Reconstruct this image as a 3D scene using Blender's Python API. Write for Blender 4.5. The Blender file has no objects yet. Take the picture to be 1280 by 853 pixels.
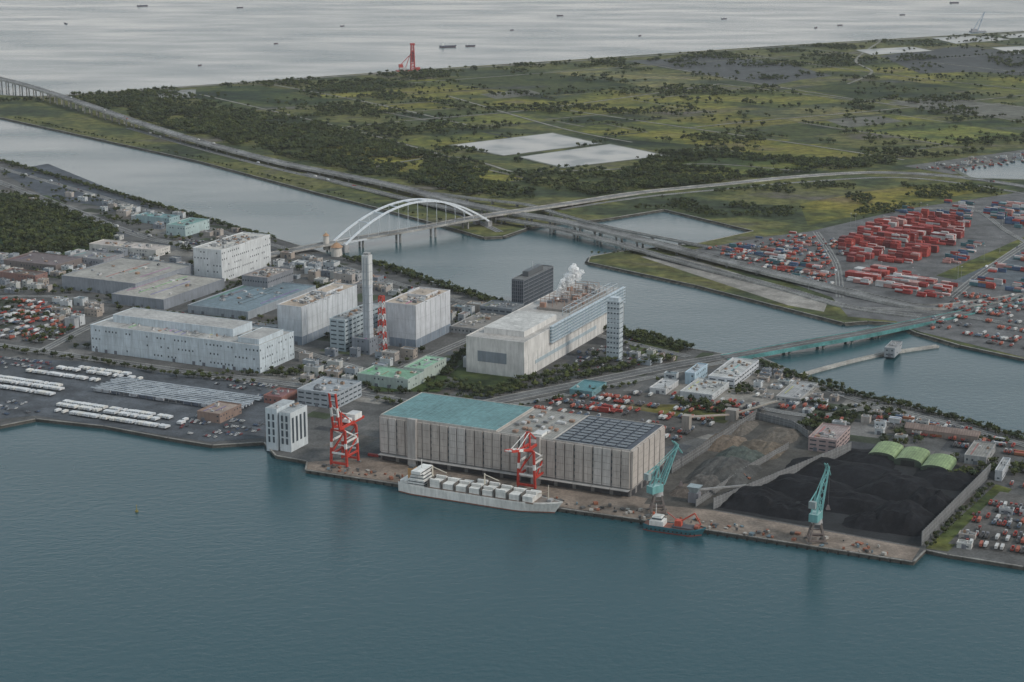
import bpy, math, random, bmesh
import numpy as np
from mathutils import Vector, Matrix, noise
random.seed(7); np.random.seed(7)
F=2235.0; TH=math.atan(576.5/F); H=560.0
ct,st=math.cos(TH),math.sin(TH)
LZ=3.0
# ---- survey helper: ground position (metres) of a photographed ground point at height h
def G(u,v,h=LZ):
    x=(u-640)/F; y=-(v-426.5)/F
    d=(x, ct+y*st, -st+y*ct)
    t=(h-H)/d[2]
    return Vector((d[0]*t,d[1]*t))
def dep(P,h=LZ): return P[1]*ct-(h-H)*st
UD=Vector((0.906,-0.422)).normalized(); VD=Vector((0.422,0.906)).normalized()
ANG=math.atan2(UD.y,UD.x)
UC=Vector((0.817,-0.577)).normalized(); VC=Vector((0.577,0.817)).normalized()
ANGC=math.atan2(UC.y,UC.x)
def along(P,D,uT,h=LZ):
    d0=dep(P,h)
    return ((uT-640)*d0-F*P.x)/(F*D.x-(uT-640)*D.y*ct)
def inpoly(x,y,poly):
    c=False; n=len(poly); j=n-1
    for i in range(n):
        xi,yi=poly[i]; xj,yj=poly[j]
        if (yi>y)!=(yj>y) and x<(xj-xi)*(y-yi)/(yj-yi)+xi: c=not c
        j=i
    return c
def PW(px,h=LZ): return [tuple(G(u,v,h)) for u,v in px]
# ------------------------------------------------------------ materials
def newmat(n):
    m=bpy.data.materials.new(n); m.use_nodes=True
    nt=m.node_tree; b=nt.nodes['Principled BSDF']; return m,nt,b
def N(nt,t,**k):
    n=nt.nodes.new(t)
    for a,v in k.items():
        if a in n.inputs: n.inputs[a].default_value=v
        else: setattr(n,a,v)
    return n
def colmat(name,rough=.7,metal=0.,scales=((0.02,.35),(0.25,.25),(2.0,.15)),stripe=None,streak=0,spec=.3):
    m,nt,b=newmat(name); L=nt.links
    at=N(nt,'ShaderNodeAttribute',attribute_name='Col')
    geo=N(nt,'ShaderNodeNewGeometry')
    cur=at.outputs['Color']
    for i,(s,a) in enumerate(scales):
        no=N(nt,'ShaderNodeTexNoise'); no.inputs['Scale'].default_value=s; no.inputs['Detail'].default_value=5; no.inputs['Roughness'].default_value=.65
        if streak and i==1:
            mp=N(nt,'ShaderNodeMapping'); mp.inputs['Scale'].default_value=(1,1,streak); L.new(geo.outputs['Position'],mp.inputs['Vector']); L.new(mp.outputs['Vector'],no.inputs['Vector'])
        else: L.new(geo.outputs['Position'],no.inputs['Vector'])
        mr=N(nt,'ShaderNodeMapRange'); mr.inputs['From Min'].default_value=.3; mr.inputs['From Max'].default_value=.7
        mr.inputs['To Min'].default_value=1-a; mr.inputs['To Max'].default_value=1+a*.7
        L.new(no.outputs['Fac'],mr.inputs['Value'])
        vm=N(nt,'ShaderNodeVectorMath',operation='MULTIPLY'); L.new(cur,vm.inputs[0]); L.new(mr.outputs['Result'],vm.inputs[1]); cur=vm.outputs['Vector']
    if stripe:
        tc=N(nt,'ShaderNodeTexCoord'); w=N(nt,'ShaderNodeTexWave'); w.inputs['Scale'].default_value=stripe; w.inputs['Distortion'].default_value=.2
        L.new(tc.outputs['Object'],w.inputs['Vector'])
        mr=N(nt,'ShaderNodeMapRange'); mr.inputs['To Min'].default_value=.82; mr.inputs['To Max'].default_value=1.06
        L.new(w.outputs['Fac'],mr.inputs['Value'])
        vm=N(nt,'ShaderNodeVectorMath',operation='MULTIPLY'); L.new(cur,vm.inputs[0]); L.new(mr.outputs['Result'],vm.inputs[1]); cur=vm.outputs['Vector']
    L.new(cur,b.inputs['Base Color']); b.inputs['Roughness'].default_value=rough; b.inputs['Metallic'].default_value=metal
    b.inputs['Specular IOR Level'].default_value=spec
    return m
M={}
M['paint']=colmat('weathered_paint',.65,scales=((0.05,.14),(0.35,.22)),streak=.15)
M['roof']=colmat('roof_sheet',.6,scales=((0.03,.28),(0.2,.34)),stripe=.12)
M['ground']=colmat('paved_ground',.85,scales=((0.006,.25),(0.035,.5),(0.4,.35)),spec=.2)
M['pile']=colmat('loose_material',.9,scales=((0.03,.25),(0.15,.4),(1.0,.4)),spec=.1)
M['leaf']=colmat('foliage',.8,scales=((0.004,.3),),spec=.1)
M['steel']=colmat('painted_steel',.5,scales=((0.4,.25),))
m,nt,b=newmat('window_glass'); b.inputs['Base Color'].default_value=(.05,.065,.08,1); b.inputs['Roughness'].default_value=.2; M['glass']=m
# grassland
m,nt,b=newmat('rough_grassland'); L=nt.links
geo=N(nt,'ShaderNodeNewGeometry'); at=N(nt,'ShaderNodeAttribute',attribute_name='Col')
mp=N(nt,'ShaderNodeMapping'); mp.inputs['Rotation'].default_value=(0,0,-math.radians(34)); mp.inputs['Scale'].default_value=(.6,1.0,1)
L.new(geo.outputs['Position'],mp.inputs['Vector'])
n1=N(nt,'ShaderNodeTexNoise'); n1.inputs['Scale'].default_value=.0055; n1.inputs['Detail'].default_value=7; n1.inputs['Roughness'].default_value=.66
L.new(mp.outputs['Vector'],n1.inputs['Vector'])
cr=N(nt,'ShaderNodeValToRGB'); e=cr.color_ramp.elements
e[0].position=.30; e[0].color=(.026,.036,.023,1); e[1].position=.70; e[1].color=(.15,.135,.115,1)
for p,c in ((.42,(.042,.056,.030,1)),(.48,(.070,.083,.034,1)),(.535,(.122,.122,.042,1)),(.59,(.100,.102,.047,1)),(.64,(.10,.092,.075,1))):
    x=e.new(p); x.color=c
L.new(n1.outputs['Fac'],cr.inputs['Fac'])
n2=N(nt,'ShaderNodeTexNoise'); n2.inputs['Scale'].default_value=.045; n2.inputs['Detail'].default_value=7; n2.inputs['Roughness'].default_value=.75
L.new(geo.outputs['Position'],n2.inputs['Vector'])
mr=N(nt,'ShaderNodeMapRange'); mr.inputs['From Min'].default_value=.38; mr.inputs['From Max'].default_value=.62; mr.inputs['To Min'].default_value=.45; mr.inputs['To Max'].default_value=1.3
L.new(n2.outputs['Fac'],mr.inputs['Value'])
vm=N(nt,'ShaderNodeVectorMath',operation='MULTIPLY'); L.new(cr.outputs['Color'],vm.inputs[0]); L.new(mr.outputs['Result'],vm.inputs[1])
vm2=N(nt,'ShaderNodeVectorMath',operation='MULTIPLY'); L.new(vm.outputs['Vector'],vm2.inputs[0]); L.new(at.outputs['Color'],vm2.inputs[1])
L.new(vm2.outputs['Vector'],b.inputs['Base Color']); b.inputs['Roughness'].default_value=.9; b.inputs['Specular IOR Level'].default_value=.1
M['grass']=m
# water
m,nt,b=newmat('sea_water'); L=nt.links
geo=N(nt,'ShaderNodeNewGeometry')
b.inputs['Base Color'].default_value=(.020,.060,.072,1); b.inputs['IOR'].default_value=1.33
n3=N(nt,'ShaderNodeTexNoise'); n3.inputs['Scale'].default_value=.0035; n3.inputs['Detail'].default_value=4
mp=N(nt,'ShaderNodeMapping'); mp.inputs['Rotation'].default_value=(0,0,math.radians(25)); mp.inputs['Scale'].default_value=(.6,1.3,1); L.new(geo.outputs['Position'],mp.inputs['Vector']); L.new(mp.outputs['Vector'],n3.inputs['Vector'])
mr=N(nt,'ShaderNodeMapRange'); mr.inputs['From Min'].default_value=.35; mr.inputs['From Max'].default_value=.65; mr.inputs['To Min'].default_value=.18; mr.inputs['To Max'].default_value=.28
L.new(n3.outputs['Fac'],mr.inputs['Value']); L.new(mr.outputs['Result'],b.inputs['Roughness'])
w1=N(nt,'ShaderNodeTexNoise'); w1.inputs['Scale'].default_value=.13; w1.inputs['Detail'].default_value=4; w1.inputs['Roughness'].default_value=.6
mp2=N(nt,'ShaderNodeMapping'); mp2.inputs['Rotation'].default_value=(0,0,math.radians(-20)); mp2.inputs['Scale'].default_value=(.7,1.1,1); L.new(geo.outputs['Position'],mp2.inputs['Vector']); L.new(mp2.outputs['Vector'],w1.inputs['Vector'])
bp=N(nt,'ShaderNodeBump'); bp.inputs['Strength'].default_value=.42; bp.inputs['Distance'].default_value=.85
L.new(w1.outputs['Fac'],bp.inputs['Height']); L.new(bp.outputs['Normal'],b.inputs['Normal'])
M['water']=m
m,nt,b=newmat('shallow_pond'); L=nt.links
geo=N(nt,'ShaderNodeNewGeometry'); no=N(nt,'ShaderNodeTexNoise'); no.inputs['Scale'].default_value=.012; no.inputs['Detail'].default_value=7; L.new(geo.outputs['Position'],no.inputs['Vector'])
cr=N(nt,'ShaderNodeValToRGB'); e=cr.color_ramp.elements; e[0].position=.36; e[0].color=(.16,.17,.165,1); e[1].position=.62; e[1].color=(.36,.34,.31,1)
x=e.new(.5); x.color=(.30,.29,.275,1)
L.new(no.outputs['Fac'],cr.inputs['Fac']); L.new(cr.outputs['Color'],b.inputs['Base Color']); b.inputs['Roughness'].default_value=.4
M['pond']=m
# ------------------------------------------------------------ mesh builder
class MB:
    def __init__(s): s.v=[];s.f=[];s.c=[];s.m=[];s.keys=[]
    def mi(s,k):
        if k not in s.keys: s.keys.append(k)
        return s.keys.index(k)
    def face(s,pts,col,mat='paint'):
        b=len(s.v); s.v.extend([tuple(p) for p in pts]); s.f.append(tuple(range(b,b+len(pts)))); s.c.append(col); s.m.append(s.mi(mat))
    def hexa(s,p,col,mat='paint',top=None,topmat=None):
        b=len(s.v); s.v.extend([tuple(q) for q in p])
        fs=[(3,2,1,0),(4,5,6,7),(0,1,5,4),(1,2,6,5),(2,3,7,6),(3,0,4,7)]
        for i,f in enumerate(fs):
            s.f.append(tuple(b+k for k in f))
            if i==1 and top: s.c.append(top); s.m.append(s.mi(topmat or mat))
            else: s.c.append(col); s.m.append(s.mi(mat))
    def box(s,cx,cy,z0,sx,sy,sz,col,mat='paint',top=None,topmat=None,rot=0):
        c,n=math.cos(rot),math.sin(rot); p=[]
        for z in (z0,z0+sz):
            for a,b in ((-1,-1),(1,-1),(1,1),(-1,1)):
                x=a*sx/2;y=b*sy/2
                p.append((cx+x*c-y*n,cy+x*n+y*c,z))
        s.hexa(p,col,mat,top,topmat)
    def frus(s,cx,cy,z0,sx,sy,sz,tx,ty,col,mat='paint',top=None,ox=0,oy=0):
        p=[(cx+a*sx/2,cy+b*sy/2,z0) for a,b in ((-1,-1),(1,-1),(1,1),(-1,1))]+[(cx+ox+a*tx/2,cy+oy+b*ty/2,z0+sz) for a,b in ((-1,-1),(1,-1),(1,1),(-1,1))]
        s.hexa(p,col,mat,top)
    def beam(s,p0,p1,w,h,col,mat='steel'):
        p0=Vector(p0);p1=Vector(p1); d=(p1-p0).normalized()
        up=Vector((0,0,1)) if abs(d.z)<.95 else Vector((0,1,0))
        a=d.cross(up).normalized(); b=a.cross(d).normalized()
        p=[]
        for q in (p0,p1):
            for i,j in ((-1,-1),(1,-1),(1,1),(-1,1)): p.append(q+a*(i*w/2)+b*(j*h/2))
        s.hexa(p,col,mat)
    def cyl(s,p0,p1,r0,r1,n,col,mat='paint',cap=True):
        p0=Vector(p0);p1=Vector(p1); d=(p1-p0).normalized()
        up=Vector((0,0,1)) if abs(d.z)<.95 else Vector((0,1,0))
        a=d.cross(up).normalized(); b=a.cross(d).normalized(); B=len(s.v)
        for q,r in ((p0,r0),(p1,r1)):
            for i in range(n):
                t=2*math.pi*i/n; s.v.append(tuple(q+a*(r*math.cos(t))+b*(r*math.sin(t))))
        for i in range(n):
            j=(i+1)%n; s.f.append((B+i,B+j,B+n+j,B+n+i)); s.c.append(col); s.m.append(s.mi(mat))
        if cap:
            s.f.append(tuple(B+n+i for i in range(n))); s.c.append(col); s.m.append(s.mi(mat))
    def prism(s,pts,z0,z1,col,mat='paint',side=None,sidemat=None):
        n=len(pts)
        s.face([(x,y,z1) for x,y in pts],col,mat)
        for i in range(n):
            a=pts[i];b=pts[(i+1)%n]
            s.face([(a[0],a[1],z0),(b[0],b[1],z0),(b[0],b[1],z1),(a[0],a[1],z1)],side or col,sidemat or mat)
    def mesh(s,name):
        me=bpy.data.meshes.new(name); me.from_pydata(s.v,[],s.f)
        for k in s.keys: me.materials.append(M[k])
        me.polygons.foreach_set('material_index',s.m)
        at=me.color_attributes.new('Col','FLOAT_COLOR','CORNER')
        arr=np.array([[c[0],c[1],c[2],1.0] for c in s.c],dtype=np.float32)
        cnt=np.array([len(f) for f in s.f])
        at.data.foreach_set('color',np.repeat(arr,cnt,axis=0).ravel())
        me.update(); return me
    def obj(s,name,loc=(0,0,0),rz=0):
        o=bpy.data.objects.new(name,s.mesh(name)); o.location=loc; o.rotation_euler=(0,0,rz)
        bpy.context.scene.collection.objects.link(o); return o
def inst(me,name,x,y,z,rz):
    o=bpy.data.objects.new(name,me); o.location=(x,y,z); o.rotation_euler=(0,0,rz)
    bpy.context.scene.collection.objects.link(o); return o
def jit(c,a=.1):
    k=1+random.uniform(-a,a); return tuple(max(0,x*k) for x in c)
OCC=[]
def occupied(x,y,pad=0):
    for cx,cy,an,hx,hy in OCC:
        dx=x-cx;dy=y-cy
        if abs(dx)+abs(dy)>2*(hx+hy+pad): continue
        c,n=math.cos(-an),math.sin(-an)
        if abs(dx*c-dy*n)<hx+pad and abs(dx*n+dy*c)<hy+pad: return True
    return False
# ------------------------------------------------------------ water
mb=MB(); mb.face([(-60000,-3000,0),(60000,-3000,0),(60000,90000,0),(-60000,90000,0)],(1,1,1),'water'); mb.obj('sea_water')
# ------------------------------------------------------------ land
landA_px=[(-300,180),(-60,182),(0,199),(130,236),(250,270),(340,297),(410,318),(470,330),(560,360),(640,383),(780,415),(850,434),(905,443),(945,452),(1040,486),(1160,514),(1280,548),(1500,600),(1500,745),(1280,709),(1185,694),(1157,688),(1142,703),(1060,690),(930,670),(800,650),(700,636),(500,606),(382,588),(384,577),(345,570),(330,553),(265,557),(210,548),(130,533),(45,524),(0,533),(-60,538),(-400,480)]
landB_px=[(-150,112),(0,147),(250,202),(400,242),(480,262),(560,284),(605,297),(628,296),(660,285),(690,279),(750,275),(830,262),(942,289),(870,305),(800,312),(765,316),(738,321),(735,328),(870,357),(1055,404),(1085,402),(1120,404),(1145,416),(1200,432),(1280,449),(1600,520),(1900,260),(1900,0),(1400,31),(1280,39),(980,57),(700,76),(500,89),(80,119),(40,121)]
A=PW(landA_px); B=PW(landB_px)
def land(name,P,col,mat):
    mb=MB(); mb.prism(P,-4,LZ,col,mat,(.10,.095,.085),'ground')
    n=len(P)
    for i in range(n):
        a=Vector(P[i]);b=Vector(P[(i+1)%n]); d=(b-a)
        if d.length<6: continue
        d=d.normalized()
        mb.beam((a.x+d.x*1.2,a.y+d.y*1.2,LZ+.35),(b.x-d.x*1.2,b.y-d.y*1.2,LZ+.35),1.6,.7,(.26,.25,.23),'ground')
    return mb.obj(name)
land('port_ground',A,(.10,.099,.097),'ground')
land('landfill_ground',B,(1,1,1),'grass')
mb=MB(); random.seed(4)
for poly,rng in ((A,range(1,16)),(B,range(1,23))):
    for i in rng:
        a=Vector(poly[i]);b=Vector(poly[i+1]); d=b-a; L_=d.length; d=d/L_; nn=Vector((-d.y,d.x))
        for sg in (-1,1):
            t=(a+b)/2+nn*sg*4
            if not inpoly(t.x,t.y,poly): n_=nn*sg
        k=int(L_/5)
        for j in range(k):
            q0=a+d*(L_*j/k); q1=a+d*(L_*(j+1)/k); o=n_*random.uniform(4,7)
            mb.face([(q0.x,q0.y,2.6),(q1.x,q1.y,2.6),(q1.x+o.x,q1.y+o.y,-.3),(q0.x+o.x,q0.y+o.y,-.3)],jit((.07,.068,.06),.35),'pile')
mb.obj('rubble_revetment')
zc=[LZ+.05]
def patch(name,px,col,mat='ground'):
    zc[0]+=.012
    mb=MB(); mb.face([(x,y,zc[0]) for x,y in PW(px)],col,mat); return mb.obj(name)
random.seed(77); mb=MB(); k=0
while k<420:
    x=random.uniform(-1100,1300); y=random.uniform(1500,4300)
    if not inpoly(x,y,A): continue
    w=random.uniform(12,70); d_=random.uniform(8,50); q=Vector((x,y))
    cs=[q+UD*(w*a)+VD*(d_*b) for a,b in ((-.5,-.5),(.5,-.5),(.5,.5),(-.5,.5))]
    if not all(inpoly(p.x,p.y,A) for p in cs): k+=.2; continue
    c=random.choice([(.055,.058,.062),(.075,.08,.088),(.14,.135,.13),(.2,.19,.175),(.11,.1,.09),(.045,.055,.035),(.05,.065,.035)])
    mb.face([(p.x,p.y,LZ+.01+k*.0001) for p in cs],jit(c,.2),'ground'); k+=1
mb.obj('paved_lots')
# landfill fields
fields=[]
AD=Vector((.829,.559)); BD=Vector((-.559,.829))
tr_poly=PW([(-20,128),(80,120),(500,90),(700,78),(1280,41),(1500,28),(1500,150),(1280,183),(1130,205),(1000,218),(700,250),(600,248),(480,225),(250,172),(100,128)])
tr_poly2=PW([(760,262),(860,243),(1000,229),(1230,232),(1260,243),(1000,288),(950,284),(840,262)])
pond1=PW([(565,182),(690,167),(748,180),(630,195)]); pond2=PW([(650,197),(762,181),(832,195),(705,210)])
fmb=MB(); EDG=[]
def subdiv(a0,a1,b0,b1,dp):
    w=a1-a0;h=b1-b0
    if dp==0 or (w<210 and h<210) :
        g=6
        P=[AD*a+BD*b+Vector((random.uniform(-8,8),random.uniform(-8,8))) for a,b in ((a0+g,b0+g),(a1-g,b0+g),(a1-g,b1-g),(a0+g,b1-g))]
        if all(inpoly(p.x,p.y,tr_poly) for p in P):
            r=random.random(); c=(P[0]+P[2])/2
            if any(inpoly(c.x,c.y,q) for q in (pond1,pond2)): return
            if random.random()<.45: EDG.append((P[0],P[1]))
            if random.random()<.35: EDG.append((P[1],P[2]))
            if r<.42: return
            elif r<.64: col=(1.55,1.42,.9)
            elif r<.80: col=(.6,.72,.75)
            elif r<.92: col=(1.2,1.25,.9)
            else: col=(1.4,1.25,1.4)
            col=jit(col,.2)
            fmb.face([(p.x,p.y,LZ+.04) for p in P],col,'grass'); fields.append([tuple(p) for p in P])
        return
    if w>h:
        m=a0+w*random.uniform(.3,.7); subdiv(a0,m,b0,b1,dp-1); subdiv(m,a1,b0,b1,dp-1)
    else:
        m=b0+h*random.uniform(.3,.7); subdiv(a0,a1,b0,m,dp-1); subdiv(a0,a1,m,b1,dp-1)
random.seed(11); subdiv(-1000,9000,1500,9000,10); fmb.obj('grass_fields')
mb=MB()
for i,(a,b) in enumerate(EDG):
    d=(b-a).normalized(); n_=Vector((-d.y,d.x)); w=random.choice((2.5,3.5,5)); c=random.choice([(.02,.025,.025),(.17,.16,.14),(.22,.21,.19),(.03,.04,.035)])
    a2=a-d*8; b2=b+d*8
    mb.face([(p.x,p.y,LZ+.30+.0003*i) for p in (a2-n_*w,b2-n_*w,b2+n_*w,a2+n_*w)],c,'ground')
mb.obj('field_tracks_and_ditches')
patch('meadow',[(690,160),(760,150),(880,162),(960,175),(940,185),(850,180),(745,172)],(1.55,1.42,.9),'grass')
patch('meadow',[(600,130),(690,125),(760,112),(820,121),(900,118),(1000,112),(1060,120),(960,130),(860,140),(780,141),(700,148)],(1.45,1.35,.9),'grass')
patch('meadow',[(1000,255),(1080,240),(1180,228),(1240,236),(1110,262),(1010,282)],(1.65,1.4,.85),'grass')
patch('bare_earth',[(780,76),(830,74),(880,68),(985,80),(1040,95),(1000,100),(960,108),(860,90)],(.07,.075,.075))
patch('bare_earth',[(1100,70),(1200,58),(1280,66),(1280,95),(1220,90),(1150,92)],(.06,.065,.065))
patch('bare_earth',[(1110,128),(1180,122),(1280,135),(1280,150),(1180,142)],(.12,.12,.10))
patch('bare_earth',[(1030,150),(1100,145),(1130,152),(1060,160)],(.12,.12,.10)); patch('bare_earth',[(600,118),(660,112),(680,118),(620,124)],(.12,.12,.10))
patch('bare_earth',[(195,114),(245,112),(244,122),(200,123)],(.25,.25,.24))
patch('bare_earth',[(1130,208),(1290,186),(1330,190),(1330,204),(1190,218)],(.13,.13,.125))
for i,P in enumerate((pond1,pond2,PW([(1195,212),(1300,197),(1400,205),(1400,228),(1215,223)]),PW([(1165,48),(1232,45),(1262,50),(1195,55)]),PW([(1250,44),(1330,39),(1340,45),(1262,48)]),PW([(1240,60),(1330,56),(1350,66),(1270,68)]),PW([(1070,63),(1140,59),(1165,64),(1090,69)]))):
    mb=MB(); c=Vector(( sum(p[0] for p in P)/len(P), sum(p[1] for p in P)/len(P)))
    big=[tuple(c+(Vector(p)-c)*1.06) for p in P]
    mb.prism(big,LZ+.1,LZ+.9,(.14,.15,.12),'ground'); mb.face([(x,y,LZ+1.0) for x,y in P],(1,1,1),'pond' if i!=2 else 'water'); mb.obj('settling_pond')
patch('container_terminal_pavement',[(868,312),(960,296),(1010,290),(1130,262),(1280,240),(1700,215),(1700,500),(1280,447),(1150,415),(1120,402),(1060,396),(1040,372)],(.12,.12,.122))
patch('grass_verge',[(745,322),(790,316),(1040,383),(1050,398),(870,352)],(1.0,.95,.95),'grass')
patch('old_runway_road',[(800,321),(850,320),(1035,377),(1030,390),(985,382)],(.25,.235,.215))
patch('grass_verge',[(1170,345),(1290,292),(1310,300),(1195,350)],(1.1,1.1,.9),'grass')
patch('paved_lot',[(1190,352),(1300,302),(1400,320),(1280,362)],(.10,.115,.13))
patch('parking_asphalt',[(0,447),(100,452),(330,482),(345,500),(330,548),(262,553),(210,545),(45,520),(-40,528),(-80,450)],(.08,.088,.10))
patch('parking_asphalt',[(0,215),(60,205),(200,262),(150,262),(60,248)],(.07,.08,.095))
patch('quay_apron',[(384,578),(470,572),(790,620),(1150,686),(1140,701),(700,634),(384,587)],(.21,.17,.14))
patch('coal_yard_ground',[(888,636),(1063,563),(1110,560),(1238,592),(1150,684)],(.024,.025,.027))
patch('stock_yard_ground',[(805,630),(840,585),(945,520),(1000,535),(1062,562),(888,638)],(.08,.075,.068))
patch('truck_yard_asphalt',[(570,515),(740,485),(950,505),(960,520),(830,560),(720,545)],(.09,.085,.08))
patch('grass_verge',[(770,505),(880,507),(925,517),(905,530),(790,512)],(1.2,1.05,.85),'grass')
patch('bare_lot',[(815,485),(920,460),(1020,482),(1030,495),(930,510),(850,500)],(.22,.205,.185))
patch('grass_verge',[(1157,686),(1245,606),(1265,612),(1185,690)],(1.0,1.05,.85),'grass')
patch('truck_yard_asphalt',[(1185,680),(1250,615),(1400,640),(1400,700),(1280,695)],(.10,.095,.09))
patch('lawn',[(445,470),(470,455),(560,470),(550,490),(470,490)],(.6,.8,.7),'grass')
patch('lawn',[(560,470),(590,445),(655,480),(640,490),(600,492)],(.5,.62,.65),'grass')
patch('lawn',[(-60,240),(60,245),(145,285),(145,310),(40,325),(-100,318)],(.5,.7,.7),'grass')
patch('lawn',[(780,412),(850,437),(845,452),(790,440)],(.7,.85,.7),'grass')
# ------------------------------------------------------------ roads
def smooth(pts,n=8):
    out=[]; P=[pts[0]]+pts+[pts[-1]]
    for i in range(1,len(P)-2):
        a,b,c,d=[np.array(q,float) for q in P[i-1:i+3]]
        for k in range(n):
            t=k/n; out.append(.5*((2*b)+(-a+c)*t+(2*a-5*b+4*c-d)*t*t+(-a+3*b-3*c+d)*t**3))
    out.append(np.array(P[-1],float)); return out
ROADS=[]
def road(name,px,w,elev=False,col=(.13,.13,.13),side=(.36,.35,.33),thick=1.8,piers=45,marks=True,rail=1.1,n=8):
    zc[0]+=.012
    pts=[]
    for q in px:
        h=q[2] if len(q)>2 else zc[0]
        g=G(q[0],q[1],h); pts.append((g.x,g.y,h))
    C=smooth(pts,n); mb=MB(); Ls=[];nn=len(C)
    for i in range(nn):
        d=C[min(i+1,nn-1)]-C[max(i-1,0)]; d=Vector((d[0],d[1])).normalized(); Ls.append(Vector((-d.y,d.x)))
    def pt(i,o,dz=0): return (C[i][0]+Ls[i].x*o,C[i][1]+Ls[i].y*o,C[i][2]+dz)
    for i in range(nn-1):
        mb.face([pt(i,-w/2),pt(i+1,-w/2),pt(i+1,w/2),pt(i,w/2)],col,'ground')
        if marks:
            for o in ((-w/2+1,-.0,w/2-1)):
                ww=.45 if o==0 else .3
                mb.face([pt(i,o-ww/2,.06),pt(i+1,o-ww/2,.06),pt(i+1,o+ww/2,.06),pt(i,o+ww/2,.06)],(.5,.5,.48),'paint')
        for sgn in (-1,1):
            o0=sgn*w/2; o1=sgn*(w/2+.6); hh=rail if elev else .14; lo=-thick if elev else -.05
            p=[pt(i,o0,lo),pt(i+1,o0,lo),pt(i+1,o1,lo),pt(i,o1,lo),pt(i,o0,hh),pt(i+1,o0,hh),pt(i+1,o1,hh),pt(i,o1,hh)]
            mb.hexa(p,side,'ground')
        if elev:
            mb.face([pt(i,-w/2,-thick),pt(i,w/2,-thick),pt(i+1,w/2,-thick),pt(i+1,-w/2,-thick)],(.2,.2,.2),'ground')
    if elev and piers:
        acc=0
        for i in range(nn-1):
            seg=(Vector(C[i+1])-Vector(C[i])).length; acc+=seg
            if acc>piers:
                acc=0
                if C[i][2]-thick>LZ+1:
                    a=math.atan2(Ls[i].y,Ls[i].x)
                    mb.box(C[i][0],C[i][1],C[i][2]-thick-1.6,w*.85,2.5,1.6,(.3,.3,.29),'ground',rot=a)
                    for sg in (-1,1):
                        x,y,_=pt(i,sg*w*.28); mb.box(x,y,-2,2.6,2.2,C[i][2]-thick-1.6+2,(.28,.28,.27),'ground',rot=a)
    for i in range(0,nn-1):
        a,b=Vector(C[i][:2]),Vector(C[i+1][:2]); c=(a+b)/2
        if not elev: OCC.append((c.x,c.y,math.atan2((b-a).y,(b-a).x),(b-a).length/2+2,w/2+2))
    if name!='dirt_track' and name!='seawall_road': ROADS.append((C,w))
    return mb.obj(name)
road('road',[(-60,424),(0,432),(100,446),(230,464),(330,476),(450,492),(560,513)],16)
road('road',[(560,514),(640,497),(740,477),(850,455),(935,441)],20)
road('road',[(560,514),(640,506),(740,487),(850,464),(935,446)],9)
road('road',[(-60,192),(0,210),(130,247),(250,282),(340,306),(420,331),(560,373),(700,408),(860,446)],11)
road('road',[(-60,205),(0,228),(90,262),(180,296),(300,318),(345,321)],18)
road('road',[(440,490),(520,453),(600,418),(640,398)],12)
road('road',[(50,440),(130,400),(210,372),(330,325)],12)
road('road',[(940,444),(1060,496),(1180,526),(1280,556),(1400,585)],12)
road('road',[(-40,372),(80,372),(240,395),(380,440),(455,462)],10)
road('road',[(950,510),(1020,520),(1100,510),(1180,530)],10)
road('expressway_viaduct',[(-120,66,34),(-40,88,33),(30,106,30),(100,128,25),(170,152,19),(250,177,14),(350,203,11),(420,217,11),(500,234,12),(570,252,14),(640,266,14),(700,276,14),(800,299,12),(900,325,10),(1000,350,8),(1100,374,6),(1160,384,5),(1230,378,4),(1330,362,3.6)],22,True,rail=1.6,thick=2.5,col=(.18,.18,.18))
road('access_road_viaduct',[(380,217,4),(480,242,6),(560,260,9),(620,272,11),(700,286,10),(780,307,9),(870,332,6),(980,361,4.5),(1060,384,3.6),(1150,396,3.6)],14,True)
road('ramp_viaduct',[(540,241,11),(600,249,10),(660,256,10),(700,268,10),(760,284,9),(850,302,6),(930,318,4),(1020,342,3.6)],8,True)
road('road',[(160,160),(250,186),(350,212),(440,232),(520,252),(580,270),(625,290)],12)
road('road',[(700,262),(800,247),(900,237),(1000,228),(1120,222),(1220,232),(1300,246)],9)
road('road',[(1190,372),(1230,340),(1290,300),(1340,270)],12); road('road',[(1060,385),(1140,388),(1220,398),(1320,415)],12); road('road',[(1130,262),(1215,262),(1260,290),(1330,330)],8); road('road',[(1020,290),(1045,330),(1050,372)],10)
road('arch_bridge_approach_road',[(240,338,3.5),(300,327,4),(360,314,8),(430,301,14),(520,286,18),(600,271,18),(660,262,14),(720,253,8),(800,241,4),(900,231,3.4),(1000,221,3.4),(1100,216,3.4),(1200,222,3.4),(1310,238,3.4)],20,True,rail=1.2,piers=60,col=(.18,.18,.18))
teal=(.10,.27,.27)
road('girder_bridge',[(905,447,4),(940,441,7),(1000,430,9),(1070,418,9),(1135,405,7),(1200,392,4.5),(1290,372,3.6),(1400,345,3.6)],20,True,side=teal,thick=4,rail=.8)
road('breakwater',[(985,474,2.2),(1030,460,2.2),(1100,443,2.2),(1172,432,2.2)],5,True,col=(.33,.31,.28),thick=3,marks=False,rail=.5,piers=0)
for px in ([(420,160),(520,150),(640,140),(760,125),(900,105)],[(690,135),(860,160),(1000,180),(1130,200)],[(1100,52),(1070,75),(1090,90),(1060,105)],[(900,105),(1040,122),(1200,140),(1290,155)],[(560,120),(700,160),(790,178)],[(250,118),(430,160),(560,196)],[(640,215),(760,212),(880,205),(1000,214)],[(500,105),(700,90),(900,76),(1280,54)],[(820,82),(980,110),(1120,132)],[(930,68),(1100,92),(1280,112)],[(330,104),(460,128),(600,160)],[(1000,60),(1180,80),(1290,92)],[(860,160),(960,150),(1100,138),(1290,118)],[(450,212),(560,196),(640,215)]):
    road('dirt_track',px,8,col=(.24,.23,.20),side=(.05,.06,.045),marks=False)
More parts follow.
